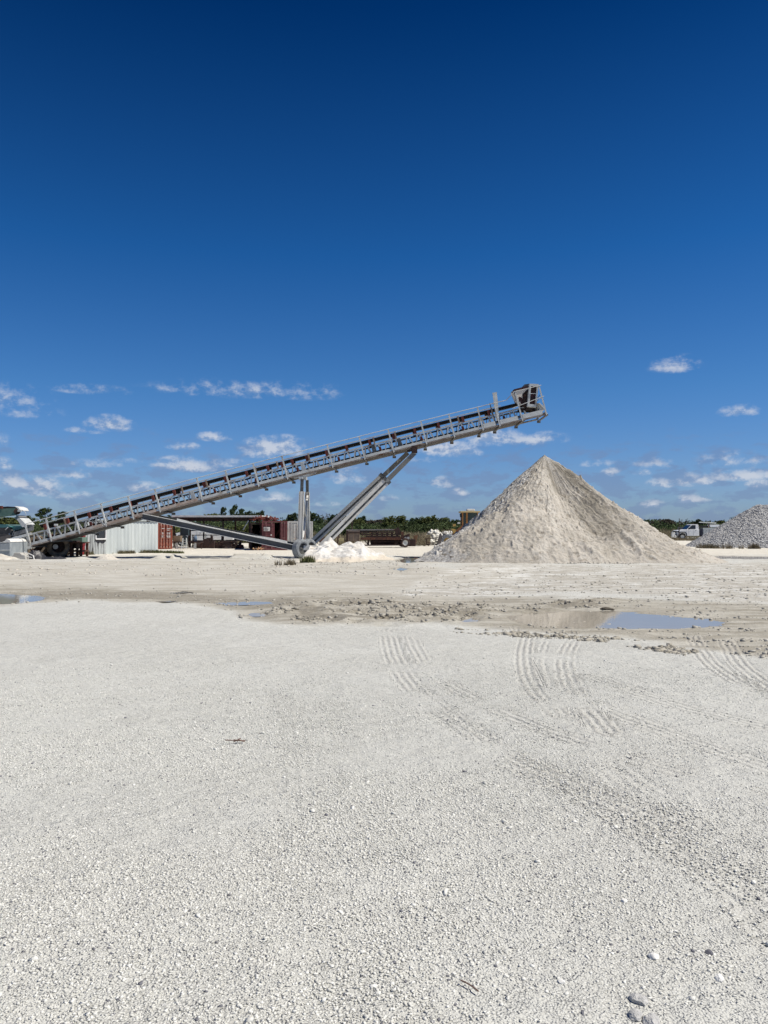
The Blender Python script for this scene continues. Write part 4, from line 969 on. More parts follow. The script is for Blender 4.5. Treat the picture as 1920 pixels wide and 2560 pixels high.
corr(Bc, Cc, -.1, zs_f, .025, .30, shed_m, 'wall_panel', sh)
E = Vector((Cc.x*62.0/57.5-.15, 62.0, 0)); Fk = Vector((A.x*56.5/52.0, 56.5, 0))
corr(Cc, E, -.1, zs, .03, .3, shed_m, 'wall_panel', sh); corr(Fk, A, -.1, zs, .03, .3, shed_m, 'wall_panel', sh); corr(E, Fk, -.1, zs, .03, .3, shed_m, 'wall_panel', sh)
rf = MB(); up_ = Vector((0, 0, zs)); A2, C2, E2, F2 = A+nr_*.12+up_, Cc+Vector((.08, -.12, 0))+up_, E+up_, Fk+up_
rf.prism([A2, Bc+nr_*.12+up_, C2, E2, F2], (0, 0, .05)); rf.build('roof', shed_m, sh)
wn_ = MB(); w0 = A+d_*LW*wx0+nr_*.08; w1_ = A+d_*LW*wx1+nr_*.08
for a, b in (((w0, wz0), (w1_, wz0)), ((w0, wz1), (w1_, wz1)), ((w0, wz0), (w0, wz1)), ((w1_, wz0), (w1_, wz1))):
    wn_.bar(a[0]+Vector((0, 0, a[1])), b[0]+Vector((0, 0, b[1])), .09, .085)
wf = wn_.build('window', mat('white_window_frame', (.84, .84, .83), (.76, .76, .75), 2, .4), sh)
MB().bar(w0-nr_*.06+Vector((0, 0, (wz0+wz1)/2)), w1_-nr_*.06+Vector((0, 0, (wz0+wz1)/2)), .02, wz1-wz0).build('pane', glass, wf)

YAW = []
def container(px0, px1, D, m, label, depth=6.0, h=2.6, doors=True, open_gap=None, signs=None, bars_m=None, group=None, ytop=None, name='shipping_container', ribs='h', side_m=None):
    x0, x1 = XX(px0, D), XX(px1, D); g_ = gz((x0+x1)/2, D)
    if ytop: h = HZ(ytop, D)-g_
    c_ = empty(name, ((x0+x1)/2, D, g_), label, 'container', group); W = x1-x0
    f = MB(); t = .12
    for xx_ in (x0+t/2, x1-t/2): f.box((xx_, D+t/2, g_+h/2), (t, t, h)); MB().box((xx_, D+depth-t/2, g_+h/2), (t, t, h)).build('corner_post', m, c_)
    f.box(((x0+x1)/2, D+t/2, g_+h-.07), (W-2*t, t*.9, .14)); f.box(((x0+x1)/2, D+t/2, g_+.1), (W-2*t, t*.9, .18))
    f.build('frame', m, c_)
    for xx_, fl in ((x0+.06, -1), (x1-.06, 1)): corr((xx_, D+t, 0), (xx_, D+depth-t, 0), g_+.02, g_+h-.01, .04, .28, side_m or m, 'side_wall', c_, fl)
    MB().box(((x0+x1)/2, D+depth/2, g_+h-.04), (W-.16, depth-.1, .05)).build('roof', side_m or m, c_); MB().box(((x0+x1)/2, D+depth-.05, g_+h/2), (W-.2, .05, h-.2)).build('rear_wall', m, c_)
    MB().box(((x0+x1)/2, D+depth/2, g_+.15), (W-.2, depth-.3, .06)).build('floor', rust_dark, c_)
    gaps = open_gap
    secs = [(x0+t, (x0+x1)/2-.01), ((x0+x1)/2+.01, x1-t)] if not gaps else [(x0+t, XX(gaps[0], D)), (XX(gaps[1], D), x1-t)]
    for (a, b) in secs:
        dr = MB(); dr.box(((a+b)/2, D+.06, g_+h/2), (b-a, .05, h-.34))
        if ribs == 'h':
            for k in range(5): dr.box(((a+b)/2, D+.02, g_+.38+(h-.76)*k/4), (b-a-.12, .05, .13))
        else:
            n = max(2, int((b-a)/.3))
            for k in range(n): dr.box((a+(b-a)*(k+.5)/n, D+.02, g_+h/2), ((b-a)/n*.45, .05, h-.45))
        d_o = dr.build('door', m, c_)
        for fx in ((.24, .76) if b-a > .7 else (.3, .8)):
            xb = a+(b-a)*fx; MB().tube((xb, D-.03, g_+.12), (xb, D-.03, g_+h-.1), .022, 6).box((xb, D-.03, g_+.2), (.09, .04, .12)).box((xb, D-.03, g_+h-.2), (.09, .04, .12)).build('locking_bar', bars_m or m, d_o)
        MB().box(((a+b)/2+.05, D-.05, g_+h*.42), (.34, .03, .04)).build('handle', bars_m or m, d_o)
    if signs:
        for (sx0, sy0, sx1, sy1, mm) in signs:
            MB().box(((XX(sx0, D)+XX(sx1, D))/2, D-.07, (HZ(sy0, D)+HZ(sy1, D))/2), (XX(sx1, D)-XX(sx0, D), .02, HZ(sy0, D)-HZ(sy1, D))).build('sign' if sx1-sx0 > 8 else 'marking', mm, c_)
    YAW.append((c_, math.atan2(-(x0+x1)/2, D)+.02))
    return c_
orange_red = mat('orange_red_container_paint', (.33, .085, .045), (.26, .06, .035), 2.5, .6, c3=(.14, .045, .03), s3=3.5, t3=(.58, .7))
marking = mat('white_marking', (.72, .70, .66)); pink_bar = mat('pale_locking_bar', (.62, .38, .30))
marks = []
for row, (yy, segs) in enumerate([(1321.5, ((405,411.5),(417,426),(427.3,428.6))), (1325.5, ((417,423),)), (1332.5, ((405,409),(417,420),(421,425.5))), (1335, ((405.5,409),(417,420),(421.5,425))), (1340, ((404.5,409),(416,420),(421,425.5))), (1342.5, ((405,408),(417,420),(420.8,425.5)))]):
    for a, b in segs: marks.append((a, yy-1.0, b, yy+.7, marking))
container(396, 430.5, 69.5, orange_red, 'orange red shipping container end with white lettering, right of the metal shed', depth=6.1, signs=marks, bars_m=pink_bar, ytop=1306)
dark_red = mat('dark_red_container_paint', (.155, .045, .048), (.115, .035, .038), 2.5, .6, c3=(.07, .03, .028), s3=4, t3=(.58, .7))
rows = [(659.6,1317.6,675,1327.6,marking)]
c_dr = container(655, 718, 66.0, dark_red, 'dark red shipping container with a white sign and one door ajar', depth=6.1, open_gap=(686.5, 700), signs=rows, bars_m=mat('dull_pink_bar', (.27, .13, .13)), ytop=1302)
ink = mat('sign_ink', (.10, .07, .08))
for (a, b, yy) in ((661, 668, 1319.8), (661, 671.5, 1322.6), (661, 670, 1325.6)):
    MB().box(((XX(a, 66)+XX(b, 66))/2, 65.90, HZ(yy, 66)), (XX(b, 66)-XX(a, 66), .012, .045)).build('sign_lettering', ink, c_dr)
MB().lathe((XX(678, 66), 65.9, HZ(1337.5, 66)), (0, -1, 0), [(0, .06), (.03, .06), (.03, .001)], 12).build('placard', marking, c_dr)
white_rust = mat('rust_streaked_white_paint', (.56, .55, .52), (.44, .43, .41), 2, .6, c3=(.27, .14, .08), s3=1.6, t3=(.60, .75), stretch=(1.6, 1.6, .55))
container(719, 782, 66.4, white_rust, 'white shipping container with rust streaks behind the stacker legs', depth=6.1, bars_m=white_rust, ytop=1303, ribs='v')
# open sided dark red container section beside it
container(627, 654, 67.5, rust_dark, 'rusty open container standing left of the dark red one, doors swung away', depth=6.0, open_gap=(628.5, 652.5), ytop=1307, side_m=rust_dark)
scr = MB(); rs = random.Random(3)
for i in range(46):
    f_ = rs.random(); px_ = 632+f_*62; D_ = 67+rs.random()*3; z_ = HZ(1302.5, 66)+.05+rs.random()*.30*(1-abs(f_-.5)*1.2)
    a = rs.random()*3.1; scr.bar((XX(px_, D_), D_, z_), (XX(px_, D_)+math.cos(a)*.4, D_+.2, z_+math.sin(a)*.25), .07+rs.random()*.1, .05+rs.random()*.08)
o = scr.build('scrap_heap', red_oxide); tag(o, 'heap of red steel scrap piled on top of the dark red container', 'scrap heap')

# flat roofed open shelter
SD = 74.0
ss = empty('open_shelter', (XX(540, SD), SD, 0), 'flat roofed open sided shelter with a white fascia between the red containers', 'shelter')
zt = HZ(1288.5, SD); xl, xr_ = XX(429, SD), XX(652, SD)
MB().box(((xl+xr_)/2, SD+3.5, zt-.03), (xr_-xl, 7.0, .08)).build('roof', white_paint, ss)
MB().box(((xl+xr_)/2, SD-.03, zt-.09), (xr_-xl, .06, .17)).build('fascia', white_paint, ss)
mb = MB()
for k in range(9): mb.box(((xl+xr_)/2, SD+.2+k*.82, zt-.26), (xr_-xl-.2, .08, .22))
mb.build('roof_joists', rust_dark, ss)
mb = MB(); mb.box(((xl+xr_)/2, SD+.35, zt-.38), (xr_-xl-.3, .14, .32)); mb.build('front_beam', rust_dark, ss)
for px_ in (433, 470, 556, 622):
    for dy in (.35, 6.5): MB().box((XX(px_, SD), SD+dy, zt/2-.2), (.14, .14, zt-.3)).build('post', rust_dark, ss)
MB().bar((XX(606, SD), SD+.3, zt-1.4), (XX(620, SD), SD+.3, zt-.5), .08, .08).build('knee_brace', galv, ss)

# things under the shelter
wb = empty('workbench', (XX(470, 70), 70, 0), 'long dark workbench with a steel top under the shelter', 'workbench')
zb = HZ(1355.5, 70)
MB().box((XX(468, 70), 70.5, zb), (XX(500, 70)-XX(432, 70), 1.1, .09)).build('bench_top', rust_dark, wb)
for px_ in (442, 488):
    MB().box((XX(px_, 70), 70.1, zb/2), (.16, .12, zb)).build('leg', galv, wb)
for px_ in (434, 498): MB().box((XX(px_, 70), 70.9, zb/2), (.12, .12, zb)).build('leg', rust_dark, wb)
MB().box((XX(441, 70), 70.5, zb+.32), (.65, .6, .52)).build('cardboard_box', mat('brown_cardboard', (.27, .20, .13)), None, bevel=.01)
o = bpy.data.objects['cardboard_box']; tag(o, 'brown cardboard box on the left end of the workbench', 'box')
ld = empty('stepladder', (XX(461, 69), 69, 0), 'aluminium stepladder standing in front of the workbench', 'stepladder')
zl = HZ(1345, 69); gl = gz(XX(461, 69), 69)
for px_a, px_b in ((455, 457), (467, 465.5)):
    MB().bar((XX(px_a, 69), 68.8, gl), (XX(px_b, 69), 69.1, zl), .05, .06).build('side_rail', galv, ld)
    MB().bar((XX(px_a-1, 69), 69.7, gl), (XX(px_b, 69), 69.1, zl), .04, .04).build('rear_rail', galv, ld)
for k in range(4):
    t = (k+1)/5; MB().box((XX(461, 69), 68.8+.3*t, gl+(zl-gl)*t), (.42, .08, .03)).build('step', galv, ld)
gc = MB(); gc.lathe((XX(484, 69.6), 70.3, zb+.05), (0, 0, 1), [(0, .001), (0, .16), (.42, .16), (.50, .08), (.56, .05), (.60, .001)], 16)
o = gc.build('gas_cylinder', mat('blue_grey_paint', (.12, .17, .24)), smooth=True); tag(o, 'blue grey gas cylinder standing on the right end of the workbench', 'gas cylinder')
dr_ = MB(); dr_.lathe((XX(462, 72), 72, zb-.2), (0, 0, 1), [(0, .001), (0, .30), (.7, .30), (.78, .001)], 16); dr_.box((XX(462, 72), 72, zb+1.0), (.75, .5, .8))
o = dr_.build('compressor', mat('dark_teal_machine', (.03, .05, .06))); tag(o, 'dark compressor machine under the shelter behind the stepladder', 'compressor')
def pickup_simple(): pass
# scrap and tools along the shelter floor
rs = random.Random(11)
k_n = 0
labs = ['rusty steel drum lying under the left half of the shelter', 'dark engine part on the shelter floor left of centre', 'rusty gearbox on the shelter floor near the middle', 'stack of dark steel plates on the shelter floor right of the middle', 'bent rusty bracket on the shelter floor near the right post', 'small red valve lying at the right end of the shelter']
for i, (px_, w, h) in enumerate(((500, .8, .9), (523, 1.1, 1.2), (548, .9, .75), (572, 1.3, .8), (594, .9, .6), (604, .35, .35))):
    mb = MB(); D_ = 72+rs.random(); x_ = XX(px_, D_)
    if i in (0,): mb.tube((x_-w/2, D_, .3), (x_+w/2, D_, .3), .3, 16); mb.tube((x_-w*.45, D_, .3), (x_-w*.40, D_, .3), .33, 16); mb.tube((x_+w*.2, D_, .3), (x_+w*.25, D_, .3), .33, 16)
    elif i == 3:
        for k in range(6): mb.box((x_+rs.random()*.1, D_, .06+k*.12), (w, 1.0, .07), rz=rs.random()*.2)
    else:
        mb.box((x_, D_, h*.3), (w, .8, h*.6)); mb.tube((x_-w*.2, D_-.45, h*.5), (x_-w*.2, D_+.3, h*.5), h*.28, 14); mb.tube((x_+w*.25, D_-.1, h*.5), (x_+w*.25, D_-.1, h), .12, 10); mb.box((x_+w*.1, D_-.2, h*.75), (w*.5, .4, h*.2))
    o = mb.build(['steel_drum', 'engine_part', 'gearbox', 'steel_plate_stack', 'bracket', 'valve'][i], red_oxide if i == 5 else rust_dark, bevel=.01); tag(o, labs[i], ['drum', 'engine part', 'gearbox', 'steel plates', 'bracket', 'valve'][i])
for i, (px_, mm, lb) in enumerate(((532, rust_dark, 'tall dark upright machine frame at the back of the shelter'), (505, rust_dark, 'dark steel shelf frame at the back left of the shelter'), (580, rust_dark, 'dark steel shelf frame at the back right of the shelter'))):
    fr_ = empty('shelf_frame', (XX(px_, 76.5), 76.5, 0), lb, 'shelf frame')
    for s_ in (-.9, .9): MB().box((XX(px_, 76.5)+s_, 76.5, .65), (.1, .1, 1.3)).build('upright', mm, fr_)
    for z_ in (.2, .7, 1.25): MB().box((XX(px_, 76.5), 76.5, z_), (1.9, .6, .07)).build('shelf', mm, fr_)
    MB().box((XX(px_, 76.5)-.3, 76.5, .48), (.9, .5, .4)).build('stored_part', mm, fr_)
# litter near the dark red container
mb = MB(); rs = random.Random(5)
for i in range(26):
    px_ = 632+rs.random()*22; D_ = 65.4+rs.random(); mb.bar((XX(px_, D_), D_, .03+rs.random()*.12), (XX(px_, D_)+rs.random()*.3, D_+.1, .05+rs.random()*.25), .06, .06)
o = mb.build('junk_heap', mat('mixed_litter', (.55, .32, .12), (.30, .28, .22), 9, .8, c3=(.45, .05, .03), s3=12, t3=(.52, .6))); tag(o, 'small heap of orange and yellow junk at the foot of the rusty open container', 'junk heap')

# ------------------------------------------------------------------ rusty machinery behind the mound
RD = 78.0
ot = empty('derelict_screen', (XX(950, RD), RD, 0), 'long rusty brown derelict screening plant lying on the yard behind the white mound', 'screening plant')
def rb(x0, y0, x1, y1, D, w=.12, h=.14, m=rust_dark, nm='beam', par=ot):
    o = MB().bar(P(x0, y0, D), P(x1, y1, D), w, h).build(nm, m, par); return o
rb(866,1325,990,1324,RD+1.6,.1,.10,galv_rust,'top_sheet'); rb(868,1329,990,1327,RD+1.2,.5,.12); rb(868,1332,985,1331,RD,.1,.12)
rb(903,1336,1002,1336,RD,.1,.14); rb(915,1341,1000,1341,RD,.4,.16); rb(901,1346.5,1003,1346.5,RD-.3,.15,.26,rust,'side_beam'); rb(925,1354.5,1000,1354,RD,.12,.10)
rb(905,1363,1010,1362,RD,1.2,.12); rb(868,1326,868,1362,RD,.15,.2,rust_dark,'post'); rb(922,1348,920,1363,RD,.12,.2,rust_dark,'post'); rb(912,1351,920,1362,RD,.06,.08,rust_dark,'strut')
for x in (930,943,955,968,980,993): rb(x,1349,x,1363,RD+.2,.1,.12,rust_dark,'post'); rb(x,1330,x,1345,RD+.5,.1,.2,rust_dark,'post')
MB().box(P(965,1353,RD+1.6), (3.2, .1, .9)).build('side_panel', rust_dark, ot)
MB().box(P(884,1340,RD+.1), (1.25, .08, 1.1)).build('timber_panel', mat('grey_brown_board', (.24, .19, .15), (.17, .13, .10)), ot)
mb = MB(); 
for x in (871,884,898.5): mb.bar(P(x, 1331, RD), P(x, 1352, RD), .05, .06)
mb.build('panel_batten', tan_steel, ot)
MB().prism([P(988,1322,RD), P(996,1318,RD), P(1005,1331,RD), P(1000,1336,RD), P(988,1336,RD)], (0, 1.5, 0)).build('hopper_plate', rust_dark, ot)
MB().prism([P(1008,1340,RD), P(1024,1334,RD), P(1025,1348,RD), P(1030,1361,RD), P(1000,1364,RD), P(1002,1346,RD)], (0, 1.2, 0)).build('chute', rust_dark, ot)
MB().box(P(1006,1338,RD-.1), (.28, .2, .7)).build('motor_stack', rust, ot)
for x in (1013,1018,1022): MB().box(P(x,1345,RD-.05), (.10, .04, .22)).build('inspection_slot', galv, ot)
MB().box(P(1008,1348.5,RD-.3), (.45, .05, .05)).build('drawbar', white_paint, ot)
wheel((XX(1013, RD-.5), RD-.5, .48), (.15, -1, 0), .46, .26, rust_dark, galv, parent=ot, lugs=0)
wheel((XX(1006, RD+1.2), RD+1.2, .48), (.15, -1, 0), .46, .26, rust_dark, rust_dark, parent=ot, lugs=0)
o = MB().prism([P(1034,1339,RD+1), P(1045,1337,RD+1), P(1042,1349,RD+1), P(1041,1359,RD+1), P(1034,1350,RD+1)], (0, .1, 0)).build('rusty_plate', mat('orange_rust_plate', (.22, .12, .06), (.15, .08, .045)), bevel=.01); tag(o, 'upright orange brown rusty plate right of the derelict screening plant', 'plate')
o = MB().box(P(1028,1357,RD+.8), (.9, .8, .7)).tube(P(1030,1347,RD+.8), P(1030,1356,RD+.8), .15, 10).build('rusty_gearbox', rust_dark, bevel=.03); o.name = 'scrap_gearbox'; tag(o, 'dark rusty gearbox at the right end of the derelict screening plant', 'gearbox')
fr2 = empty('angle_iron_stand', (XX(1080, 82), 82, 0), 'small rusty angle iron frame between the white boulders and the sand pile', 'stand')
for a, b in (((1066,1346),(1066,1362)), ((1066,1346),(1095,1344)), ((1068,1355),(1095,1361)), ((1068,1361),(1096,1353)), ((1066,1362),(1098,1362))):
    MB().bar(P(*a, 82), P(*b, 82), .09, .09).build('bar', rust_dark, fr2)
lf = MB(); lf.prism([P(1093,1361,81.5), P(1098,1344,81.5), P(1101,1334,81.5), P(1103,1333,81.5), P(1105,1340,81.5), P(1106,1352,81.5), P(1100,1362,81.5)], (0, 1.0, 0))
o = lf.build('bucket', mat('worn_bucket_steel', (.13, .11, .10), (.08, .07, .065))); o.name = 'excavator_bucket'; tag(o, 'worn brown bucket standing on end beside the small rusty frame', 'bucket')
o = MB().box(P(853,1352,80), (.45, .4, .55)).build('yellow_crate', mat('pale_yellow', (.55, .48, .26)), bevel=.02); tag(o, 'pale yellow crate left of the derelict screening plant', 'crate')
o = MB().bar(P(812,1343,79), P(812,1364,79), .25, .25).box(P(806,1350,79), (.6, .6, .5)).tube(P(826,1352,79), P(826,1366,79), .22, 14).build('machine_scrap', rust); tag(o, 'rusty upright machine scrap between the luffing brace and the yellow crate', 'scrap')
o = MB().box(P(836,1344,80), (.9, .5, .06)).box(P(828,1354,80), (.08, .08, .9)).box(P(844,1354,80), (.08, .08, .9)).build('scrap_table', rust); tag(o, 'low rusty table standing left of the yellow crate', 'table')
gn = empty('gantry_frame', (XX(880, 84), 84, 0), 'thin rusty goal shaped frame standing behind the derelict screening plant', 'frame')
MB().bar(P(845,1303.5,84), P(884,1304,84), .08, .1).build('crossbar', rust_dark, gn); MB().bar(P(880,1304,84), P(880,1324,84)+Vector((0, 0, -2)), .12, .14).build('post', rust_dark, gn); MB().bar(P(874,1322,84), P(880,1306,84), .05, .05).build('strut', rust_dark, gn); MB().bar(P(847,1304,84), P(847,1329,84)+Vector((0, 0, -1.6)), .1, .1).build('post', rust_dark, gn)

# ------------------------------------------------------------------ yellow wheel loader behind the sand pile
LD = 66.0
wl_ = empty('wheel_loader', (XX(1165, LD), LD, 0), 'yellow wheel loader half hidden behind the left flank of the sand pile', 'wheel loader')
cab_x = [XX(1155, LD), XX(1196, LD)]
cx0, cx1 = cab_x; zc0, zc1 = HZ(1318, LD)-.3, HZ(1281.5, LD)
for x_ in (cx0+.06, cx0+.42, cx1-.06):
    for dy in (0, 1.3): MB().box((x_, LD+dy, (zc0+zc1)/2), (.10 if x_ != cx0+.42 else .15, .1, zc1-zc0)).build('cab_pillar', orange, wl_)
MB().box(((cx0+cx1)/2, LD+.65, zc1+.06), (cx1-cx0+.3, 1.6, .14)).build('cab_roof', mat('faded_yellow_roof', (.48, .38, .20)), wl_, bevel=.03)
MB().box(((cx0+cx1)/2+.1, LD+.65, zc1+.22), (.68, .7, .2)).build('air_conditioner', white_paint, wl_, bevel=.04)
MB().box(((cx0+cx1)/2, LD+.65, (zc0+zc1)/2+.1), (cx1-cx0-.14, 1.2, zc1-zc0-.25)).build('cab_glass', mat('green_cab_glass', (.035, .07, .07), (.02, .045, .05), 1, .1, spec=.6), wl_)
MB().box(((cx0+cx1)/2+1.4, LD+.65, zc0-.3), (4.2, 1.7, .95)).build('engine_cover', yellow, wl_, bevel=.05)
MB().box(((cx0+cx1)/2-.3, LD+.65, zc0-.75), (3.4, 1.1, .5)).build('chassis', orange, wl_, bevel=.03)
mb = MB(); mb.bar(P(1152,1284,LD), P(1153,1293,LD), .08, .2); mb.bar(P(1156,1283,LD), P(1152,1286,LD), .03, .03); mb.build('mirror', rubber, wl_)
mb = MB(); mb.bar(P(1132,1340,LD), P(1160,1315,LD), .3, .35); mb.build('lift_arm', mat('brown_orange_arm', (.20, .085, .03)), wl_)
MB().box(P(1135.5,1313,LD-.1), (.24, .25, .2)).build('work_lamp', yellow, wl_)
MB().prism([P(1129,1322,LD-.2), P(1139,1323,LD-.2), P(1140,1329,LD-.2), P(1134,1334,LD-.2)], (0, .6, 0)).build('mudguard', yellow, wl_)
MB().box(P(1147,1307.5,LD), (.22, .2, .12)).build('headlight', white_paint, wl_)
wheel((XX(1122, LD-.3), LD-.3, .68), (-.72, -.69, 0), .68, .5, tyre_mat, yellow, parent=wl_, lugs=20)
wheel((XX(1128, LD+1.7), LD+1.7, .68), (-.72, -.69, 0), .68, .5, tyre_mat, yellow, parent=wl_, lugs=20)
wheel((XX(1215, LD+.2), LD+.2, .68), (-.1, -1, 0), .68, .5, tyre_mat, yellow, parent=wl_, lugs=20)
wheel((XX(1215, LD+1.7), LD+1.9, .68), (-.1, -1, 0), .68, .5, tyre_mat, yellow, parent=wl_, lugs=20)
MB().prism([P(1108,1350,LD+.3), P(1112,1334,LD+.3), P(1114,1334,LD+.3), P(1116,1354,LD+.3)], (0, 2.2, 0)).build('bucket', mat('worn_bucket_steel', (.13, .11, .10)), wl_)

# ------------------------------------------------------------------ pickup trucks
def truck(px0, D, S, label, service=True, flip=1):
    g_ = gz(XX(px0, D), D)+.02
    t = empty('pickup_truck', (XX(px0, D), D, g_), label, 'truck'); x0 = XX(px0, D)
    wp = mat('white_vehicle_paint', (.80, .81, .81), (.76, .77, .77), 1, .3, spec=.5)
    def V(x, z, y=0): return Vector((x0+x*S*flip, D+y*S, g_+z*S))
    W = 1.9
    side = [(0,.62),(0,1.02),(.05,1.14),(.35,1.22),(1.05,1.28),(1.22,1.32),(1.72,1.88),(1.9,1.95),(2.55,1.95),(2.66,1.90),(2.72,1.3),(2.72,.62)]
    mb = MB(); 
    # lower body with wheel arch
    arch = [(.62+.42*math.cos(a)+.0, .45+.46*math.sin(a)) for a in np.linspace(0.15, math.pi-.15, 8)]
    low = [(0,.55),(0,1.02),(.05,1.14),(.35,1.22),(1.05,1.28),(1.22,1.32),(2.72,1.32),(2.72,.5),(1.12,.5)]+arch+[(.12,.5)]
    mb.prism([V(*p) for p in low], (0, W*S, 0)); b = mb.build('body', wp, t, bevel=.03)
    cabp = [(1.22,1.30),(1.76,1.88),(1.92,1.95),(2.55,1.95),(2.66,1.90),(2.72,1.30)]
    MB().prism([V(*p, .12) for p in cabp], (0, (W-.24)*S, 0)).build('cab', wp, t, bevel=.03)
    MB().prism([V(1.36,1.35,.105), V(1.84,1.84,.105), V(2.30,1.86,.105), V(2.32,1.35,.105)], (0, .01, 0)).build('side_window', glass, t)
    MB().prism([V(1.24,1.33,.2), V(1.75,1.87,.2), V(1.72,1.88,.2), V(1.21,1.34,.2)], (0, 1.5*S, 0)).build('windscreen', glass, t)
    MB().box(V(1.98,.95,-.004), (.012, .01, .75*S)).build('door_seam', steel_dark, t)
    MB().box(V(1.42,.95,-.004), (.012, .01, .75*S)).build('door_seam', steel_dark, t)
    MB().box(V(2.28,1.18,-.02), (.16, .03, .05)).build('door_handle', steel_dark, t)
    MB().box(V(1.36,1.40,-.13), (.10, .2, .24)).build('mirror', rubber, t)
    MB().prism([V(.10+.52-.58, .5, -.03), V(.12,.85,-.03), V(.35,1.02,-.03), V(.9,1.02,-.03), V(1.15,.85,-.03), V(1.2,.5,-.03), V(1.08,.5,-.03), V(1.0,.78,-.03), V(.82,.92,-.03), V(.42,.92,-.03), V(.22,.78,-.03), V(.16,.5,-.03)], (0, .06, 0)).build('arch_flare', mat('grey_plastic', (.10, .105, .11)), t)
    MB().box(V(-.08,.62,.95), (.2*S, 1.8*S, .28*S)).build('bumper', steel_dark, t, bevel=.03)
    MB().box(V(.0,1.0,.95), (.06*S, 1.3*S, .3*S)).build('grille', steel_dark, t)
    MB().box(V(.06,1.02,.02), (.16*S, .06, .2*S)).build('headlight', glass, t)
    wheel(V(.62,.40,.12), (0, -1, 0), .40*S, .26*S, rubber, galv, parent=t, lugs=0); wheel(V(.62,.40,1.78), (0, -1, 0), .40*S, .26*S, rubber, galv, parent=t, lugs=0)
    wheel(V(4.4,.40,.14), (0, -1, 0), .40*S, .26*S, rubber, galv, parent=t, lugs=0); wheel(V(4.4,.40,1.76), (0, -1, 0), .40*S, .26*S, rubber, galv, parent=t, lugs=0)
    MB().box(V(3.6,.55,.95), (4.2*S, .8*S, .2*S)).build('chassis', rubber, t)
    MB().box(V(1.9,.48,.15), (1.4*S, .2*S, .06*S)).build('running_board', steel_dark, t)
    if service:
        gp = mat('grey_service_body', (.42, .45, .46), (.36, .39, .40))
        MB().box(V(3.02,1.0,.95), (.30*S, 1.9*S, .9*S)).build('bed_front', mat('navy_panel', (.03, .035, .06)), t)
        MB().box(V(4.55,1.02,.95), (2.75*S, 2.0*S, .95*S)).build('service_body', gp, t, bevel=.02)
        for xx_ in (3.3, 4.0, 4.7, 5.3): MB().box(V(xx_+.28,1.0,-.07), (.58*S, .02, .75*S)).build('locker_door', gp, t); MB().box(V(xx_+.28,1.15,-.09), (.1, .03, .06)).build('locker_handle', rubber, t)
        MB().box(V(3.5,1.68,.9), (1.1*S, .8*S, .22*S)).build('tool_tray', rubber, t)
        MB().box(V(4.1,1.72,.5), (.09*S, .12*S, .5*S)).build('boom_rest', tan_steel, t)
        MB().box(V(4.9,1.75,.95), (1.2*S, .9*S, .32*S)).build('crane_base', wp, t, bevel=.03)
        mb = MB(); mb.bar(V(3.2,2.22,.9), V(5.2,2.12,.9), .3*S, .15*S); mb.bar(V(3.2,2.16,.9), V(3.22,2.28,.9), .32*S, .2*S); mb.build('crane_boom', mat('pale_boom_paint', (.66, .68, .62), (.55, .57, .52)), t)
        MB().prism([V(1.62,1.0,-.006), V(1.70,1.22,-.006), V(1.80,1.0,-.006)], (0, .01, 0)).build('door_emblem', wp, t)
    else:
        MB().box(V(4.0,.95,.95), (2.4*S, 1.9*S, .75*S)).build('bed', wp, t, bevel=.03)
    return t
truck(1694, 118, 1.22, 'white service truck with a crane boom parked between the sand pile and the gravel pile')
t2 = truck(437, 84, 1.22, 'white pickup truck parked behind the open shelter, seen under its roof', service=False)
o = MB().box(P(1683,1337,112), (.38, .4, .7)).box(P(1687,1341,112), (.3, .4, .35)).build('fuel_tote', white_paint, bevel=.02); tag(o, 'small white box standing left of the white service truck', 'box')
fb = empty('trailer', (XX(1715, 128), 128, 0), 'dark low trailer parked behind the bonnet of the white service truck', 'trailer')
MB().box((XX(1718, 128), 128, HZ(1321, 128)), (2.6, 1.5, .5)).build('deck', steel_dark, fb); wheel((XX(1710, 128), 127.4, HZ(1330, 128)), (0, -1, 0), .4, .25, rubber, galv, parent=fb, lugs=0)
pole = MB().tube((XX(1697, 116), 116, .2), (XX(1698.5, 116), 116, HZ(1296, 116)), .10, 8, .05).build('post', rust_dark); pole.name = 'dead_tree'; tag(pole, 'thin dark dead tree standing at the front of the white service truck', 'dead tree')

# ------------------------------------------------------------------ vegetation
Lf = NT('foliage'); ov = Lf.N.new('ShaderNodeObjectInfo'); at = Lf.attr('tone')
lc = Lf.mix(Lf.rng(at, .0, 1.0), (.013, .026, .009), (.060, .092, .030)); lc = Lf.mix(Lf.math('MULTIPLY', ov.outputs['Random'], .45), lc, (.050, .058, .024))
FOL = Lf.done(lc); Lf.b.inputs['Roughness'].default_value = .7
Lb = NT('dry_foliage'); lc = Lb.mix(Lb.attr('tone'), (.060, .050, .035), (.15, .13, .095)); DRY = Lb.done(lc)
Lo = NT('olive_foliage'); lc = Lo.mix(Lo.attr('tone'), (.045, .055, .018), (.13, .15, .05)); OLV = Lo.done(lc)
Gs = NT('dry_grass'); lc = Gs.mix(Gs.attr('tone'), (.12, .10, .065), (.27, .225, .15)); lc = Gs.mix(Gs.rng(Gs.noise(.12, 3), .45, .6, 0, .5), lc, (.07, .085, .035)); GRS = Gs.done(lc)
Gg = NT('green_grass'); lc = Gg.mix(Gg.attr('tone'), (.04, .05, .02), (.16, .17, .07)); GRN = Gg.done(lc)
BRK = mat('bark', (.10, .08, .06), (.06, .05, .04), 8, .9)
